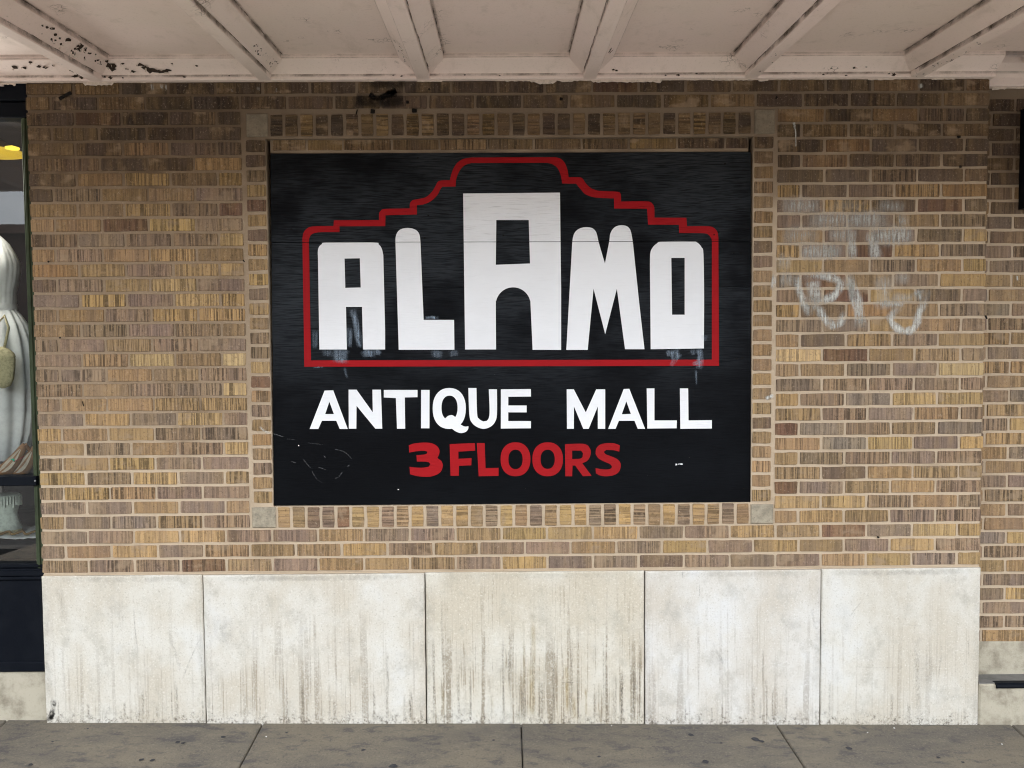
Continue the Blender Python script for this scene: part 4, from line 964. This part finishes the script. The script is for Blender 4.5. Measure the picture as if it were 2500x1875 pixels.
# cream straw purse in front of the gown
pc = P(6, 900, .17)
mb = MB(); purse = empty('straw_purse', (pc.x, .17, P(6, 948, .17).z)); tag(purse, 'cream woven straw purse hanging in front of the white gown', 'purse')
o = lathe('purse_body', [(.006, P(6, 948, .17).z), (.035, P(6, 942, .17).z), (.05, P(6, 925, .17).z), (.057, P(6, 900, .17).z), (.06, P(6, 878, .17).z), (.058, P(6, 868, .17).z)], pc.x, .17, 30, lambda t, a: .03*math.sin(a*20), STRAW, .45); o.parent = purse; o.location = -purse.location
o = lathe('purse_flap', [(.062, P(6, 872, .17).z), (.055, P(6, 862, .17).z), (.03, P(6, 851, .17).z), (.004, P(6, 846, .17).z)], pc.x, .17, 30, lambda t, a: .02*math.sin(a*16), STRAW, .5); o.parent = purse; o.location = -purse.location
mb = MB(); mb.tube([(pc.x-.05, .17, P(6, 866, .17).z), (pc.x-.04, .18, P(6, 800, .17).z), (pc.x, .2, P(6, 770, .17).z), (pc.x+.03, .18, P(6, 800, .17).z), (pc.x+.012, .17, P(6, 850, .17).z)], .006, 8); o = mb.build('purse_handle', STRAW, smooth=True); o.parent = purse; o.location = -purse.location
# pair of tan pumps standing on the shelf
def shoe(px0, py0, px1, py1, wpx, y, label):
    heel, toe = P(px0, py0, y), P(px1, py1, y-.03); n = 14
    root = empty('leather_pump', (toe.x, toe.y, toe.z)); tag(root, label, 'shoe', 'pair of pumps on the window shelf')
    d = toe-heel; side_ = Vector((d.z, 0, -d.x)).normalized(); dep = Vector((0, 1, 0)); V = []; Fc = []; K = 12
    for i in range(n+1):
        t = i/n; c = heel+d*t+Vector((0, 0, -.02*math.sin(t*math.pi))); wv = wpx/543*(.45+.75*math.sin(min(1, t*1.12)*math.pi*.62))*(1 if t < .88 else math.sqrt(max(0.03, 1-((t-.88)/.12)**2)))
        for k in range(K):
            a = math.pi*2*k/K; V.append(c+side_*math.cos(a)*wv*.5+dep*(math.sin(a)*wv*.42))
    for i in range(n):
        for k in range(K): Fc.append((i*K+k, i*K+(k+1) % K, (i+1)*K+(k+1) % K, (i+1)*K+k))
    Fc += [tuple(range(K-1, -1, -1)), tuple(range(n*K, n*K+K))]
    o = mesh('upper', V, Fc, LEATH, smooth=True); o.parent = root; o.location = -root.location
    pts = []
    for i in range(18):
        a = 2*math.pi*i/18; t = .44+.36*math.cos(a); c = heel+d*t+Vector((0, 0, -.02*math.sin(t*math.pi)))
        wv = wpx/543*(.45+.75*math.sin(t*1.12*math.pi*.62))
        pts.append(c+side_*math.sin(a)*wv*.3-dep*wv*.41)
    o = mesh('insole', pts, [tuple(range(18))], INSOLE); o.parent = root; o.location = -root.location
    mb = MB(); mb.tube([heel, heel+dep*.02+Vector((.012, 0, -.03)), heel+dep*.03+Vector((.02, 0, -.075))], [.012, .008, .006], 8); o = mb.build('heel', LEATH); o.parent = root; o.location = -root.location
    return root
shoe(86, 1092, 36, 1158, 34, .15, 'tan leather pump nearest the window frame with red string')
shoe(60, 1086, -2, 1158, 32, .12, 'tan leather pump farther from the frame, behind the green tag')
t0 = P(28, 1130, .085); pts = [P(x, y, .085) for x, y in ((23, 1122), (33, 1119), (37, 1126), (34, 1133), (30, 1139), (23, 1133))]
tg = mesh('price_tag', [tuple(p) for p in pts]+[tuple(p+Vector((0, .0015, 0))) for p in pts], [tuple(range(6)), tuple(range(11, 5, -1))]+[(i, 6+i, 6+(i+1) % 6, (i+1) % 6) for i in range(6)], TAGG)
tag(tg, 'small green price tag tied to the tan pumps', 'tag')
mb = MB(); mb.tube([P(34, 1127, .084), P(46, 1122, .08), P(58, 1114, .085)], .0016, 6); o = mb.build('string', STRING); o.parent = tg
# pale suede boot with fringed cuff
BY = .24; bx_ = P(12, 1250, BY).x
def bz(py): return P(12, py, BY).z
boot = empty('slouch_boot', (bx_, BY, zfl)); tag(boot, 'pale green slouch boot with fringed cuff behind the lower pane', 'boot')
def bch(o): o.parent = boot; o.location = -boot.location; return o
bch(lathe('shaft', [(.066, zfl+.02), (.07, bz(1288)), (.066, bz(1272)), (.058, bz(1255)), (.063, bz(1240)), (.067, bz(1222)), (.07, bz(1208)), (.066, bz(1206)), (.05, bz(1230))], bx_, BY, 36, lambda t, a: .05*math.sin(a*3+t*9)+.02*math.sin(a*7-t*12), BOOT, .8))
bch(lathe('sole', [(.072, zfl+.008), (.075, zfl+.018), (.07, zfl+.03)], bx_, BY, 30, None, STRAW, .85))
mb = MB()
for i in range(34):
    a = 2*math.pi*i/34; r = .073; L_ = rnd.uniform(.03, .055); x, y = bx_+r*math.cos(a), BY+r*math.sin(a)*.82
    mb.box(x-.004, x+.004, y-.002, y+.002, bz(1210)-L_, bz(1209))
bch(mb.build('fringe', BOOT))
# shop lamp with yellow shade
ly = .3; lc = P(-28, 360, ly); lamp = empty('yellow_lamp', (lc.x, ly, P(-28, 372, ly).z)); tag(lamp, 'yellow cone lamp glowing high in the shop window', 'lamp')
def lch(o): o.parent = lamp; o.location = -lamp.location; return o
rl = P(54, 372, ly).x-lc.x
lch(lathe('shade', [(rl, P(-28, 371, ly).z), (rl*.98, P(-28, 369, ly).z), (rl*.55, P(-28, 350, ly).z), (rl*.3, P(-28, 338, ly).z), (.02, P(-28, 330, ly).z)], lc.x, ly, 40, None, SHADE))
mb = MB(); mb.tube([(lc.x, ly, P(-28, 331, ly).z), (lc.x, ly, 2.86)], .005, 8); lch(mb.build('flex', BLACKP))
bb = lathe('bulb', [(.004, P(0, 361, ly-.1).z-.012), (.03, P(0, 361, ly-.1).z-.006), (.03, P(0, 361, ly-.1).z+.002), (.004, P(0, 361, ly-.1).z+.01)], P(30, 362, ly-.1).x, ly-.1, 16, None, GLOW); lch(bb)

pl = bpy.data.lights.new('gown_fill_light', 'POINT'); pl.energy = 5.0; pl.shadow_soft_size = .12; pl.color = (1, .95, .88)  # neutral fill light added below and beside the lamp to brighten the gown
plo = bpy.data.objects.new('gown_fill_light', pl); COL.objects.link(plo); plo.parent = lamp; plo.location = (-.16, -.16, -.12)
# ------------------------------------------------------------------ the far side of the street (seen only as a reflection in the shop window)
far = empty('opposite_building', (0, -24, -.3)); tag(far, 'low brown building across the street, mirrored in the shop window', 'building')
def fch(o): o.parent = far; o.location = -far.location; return o
mb = MB(); mb.box(-45, 45, -34, -24, -.4, 5.7); fch(mb.build('wall', OPPW))
mb = MB(); mb.box(-45.3, 45.3, -34.2, -23.75, 5.7, 6.0); fch(mb.build('cornice', OPPT))
for i in range(-9, 10):
    mb = MB(); mb.box(i*4.2-1.3, i*4.2+1.3, -24.06, -23.97, .4, 2.7); fch(mb.build('window', BLACKP))
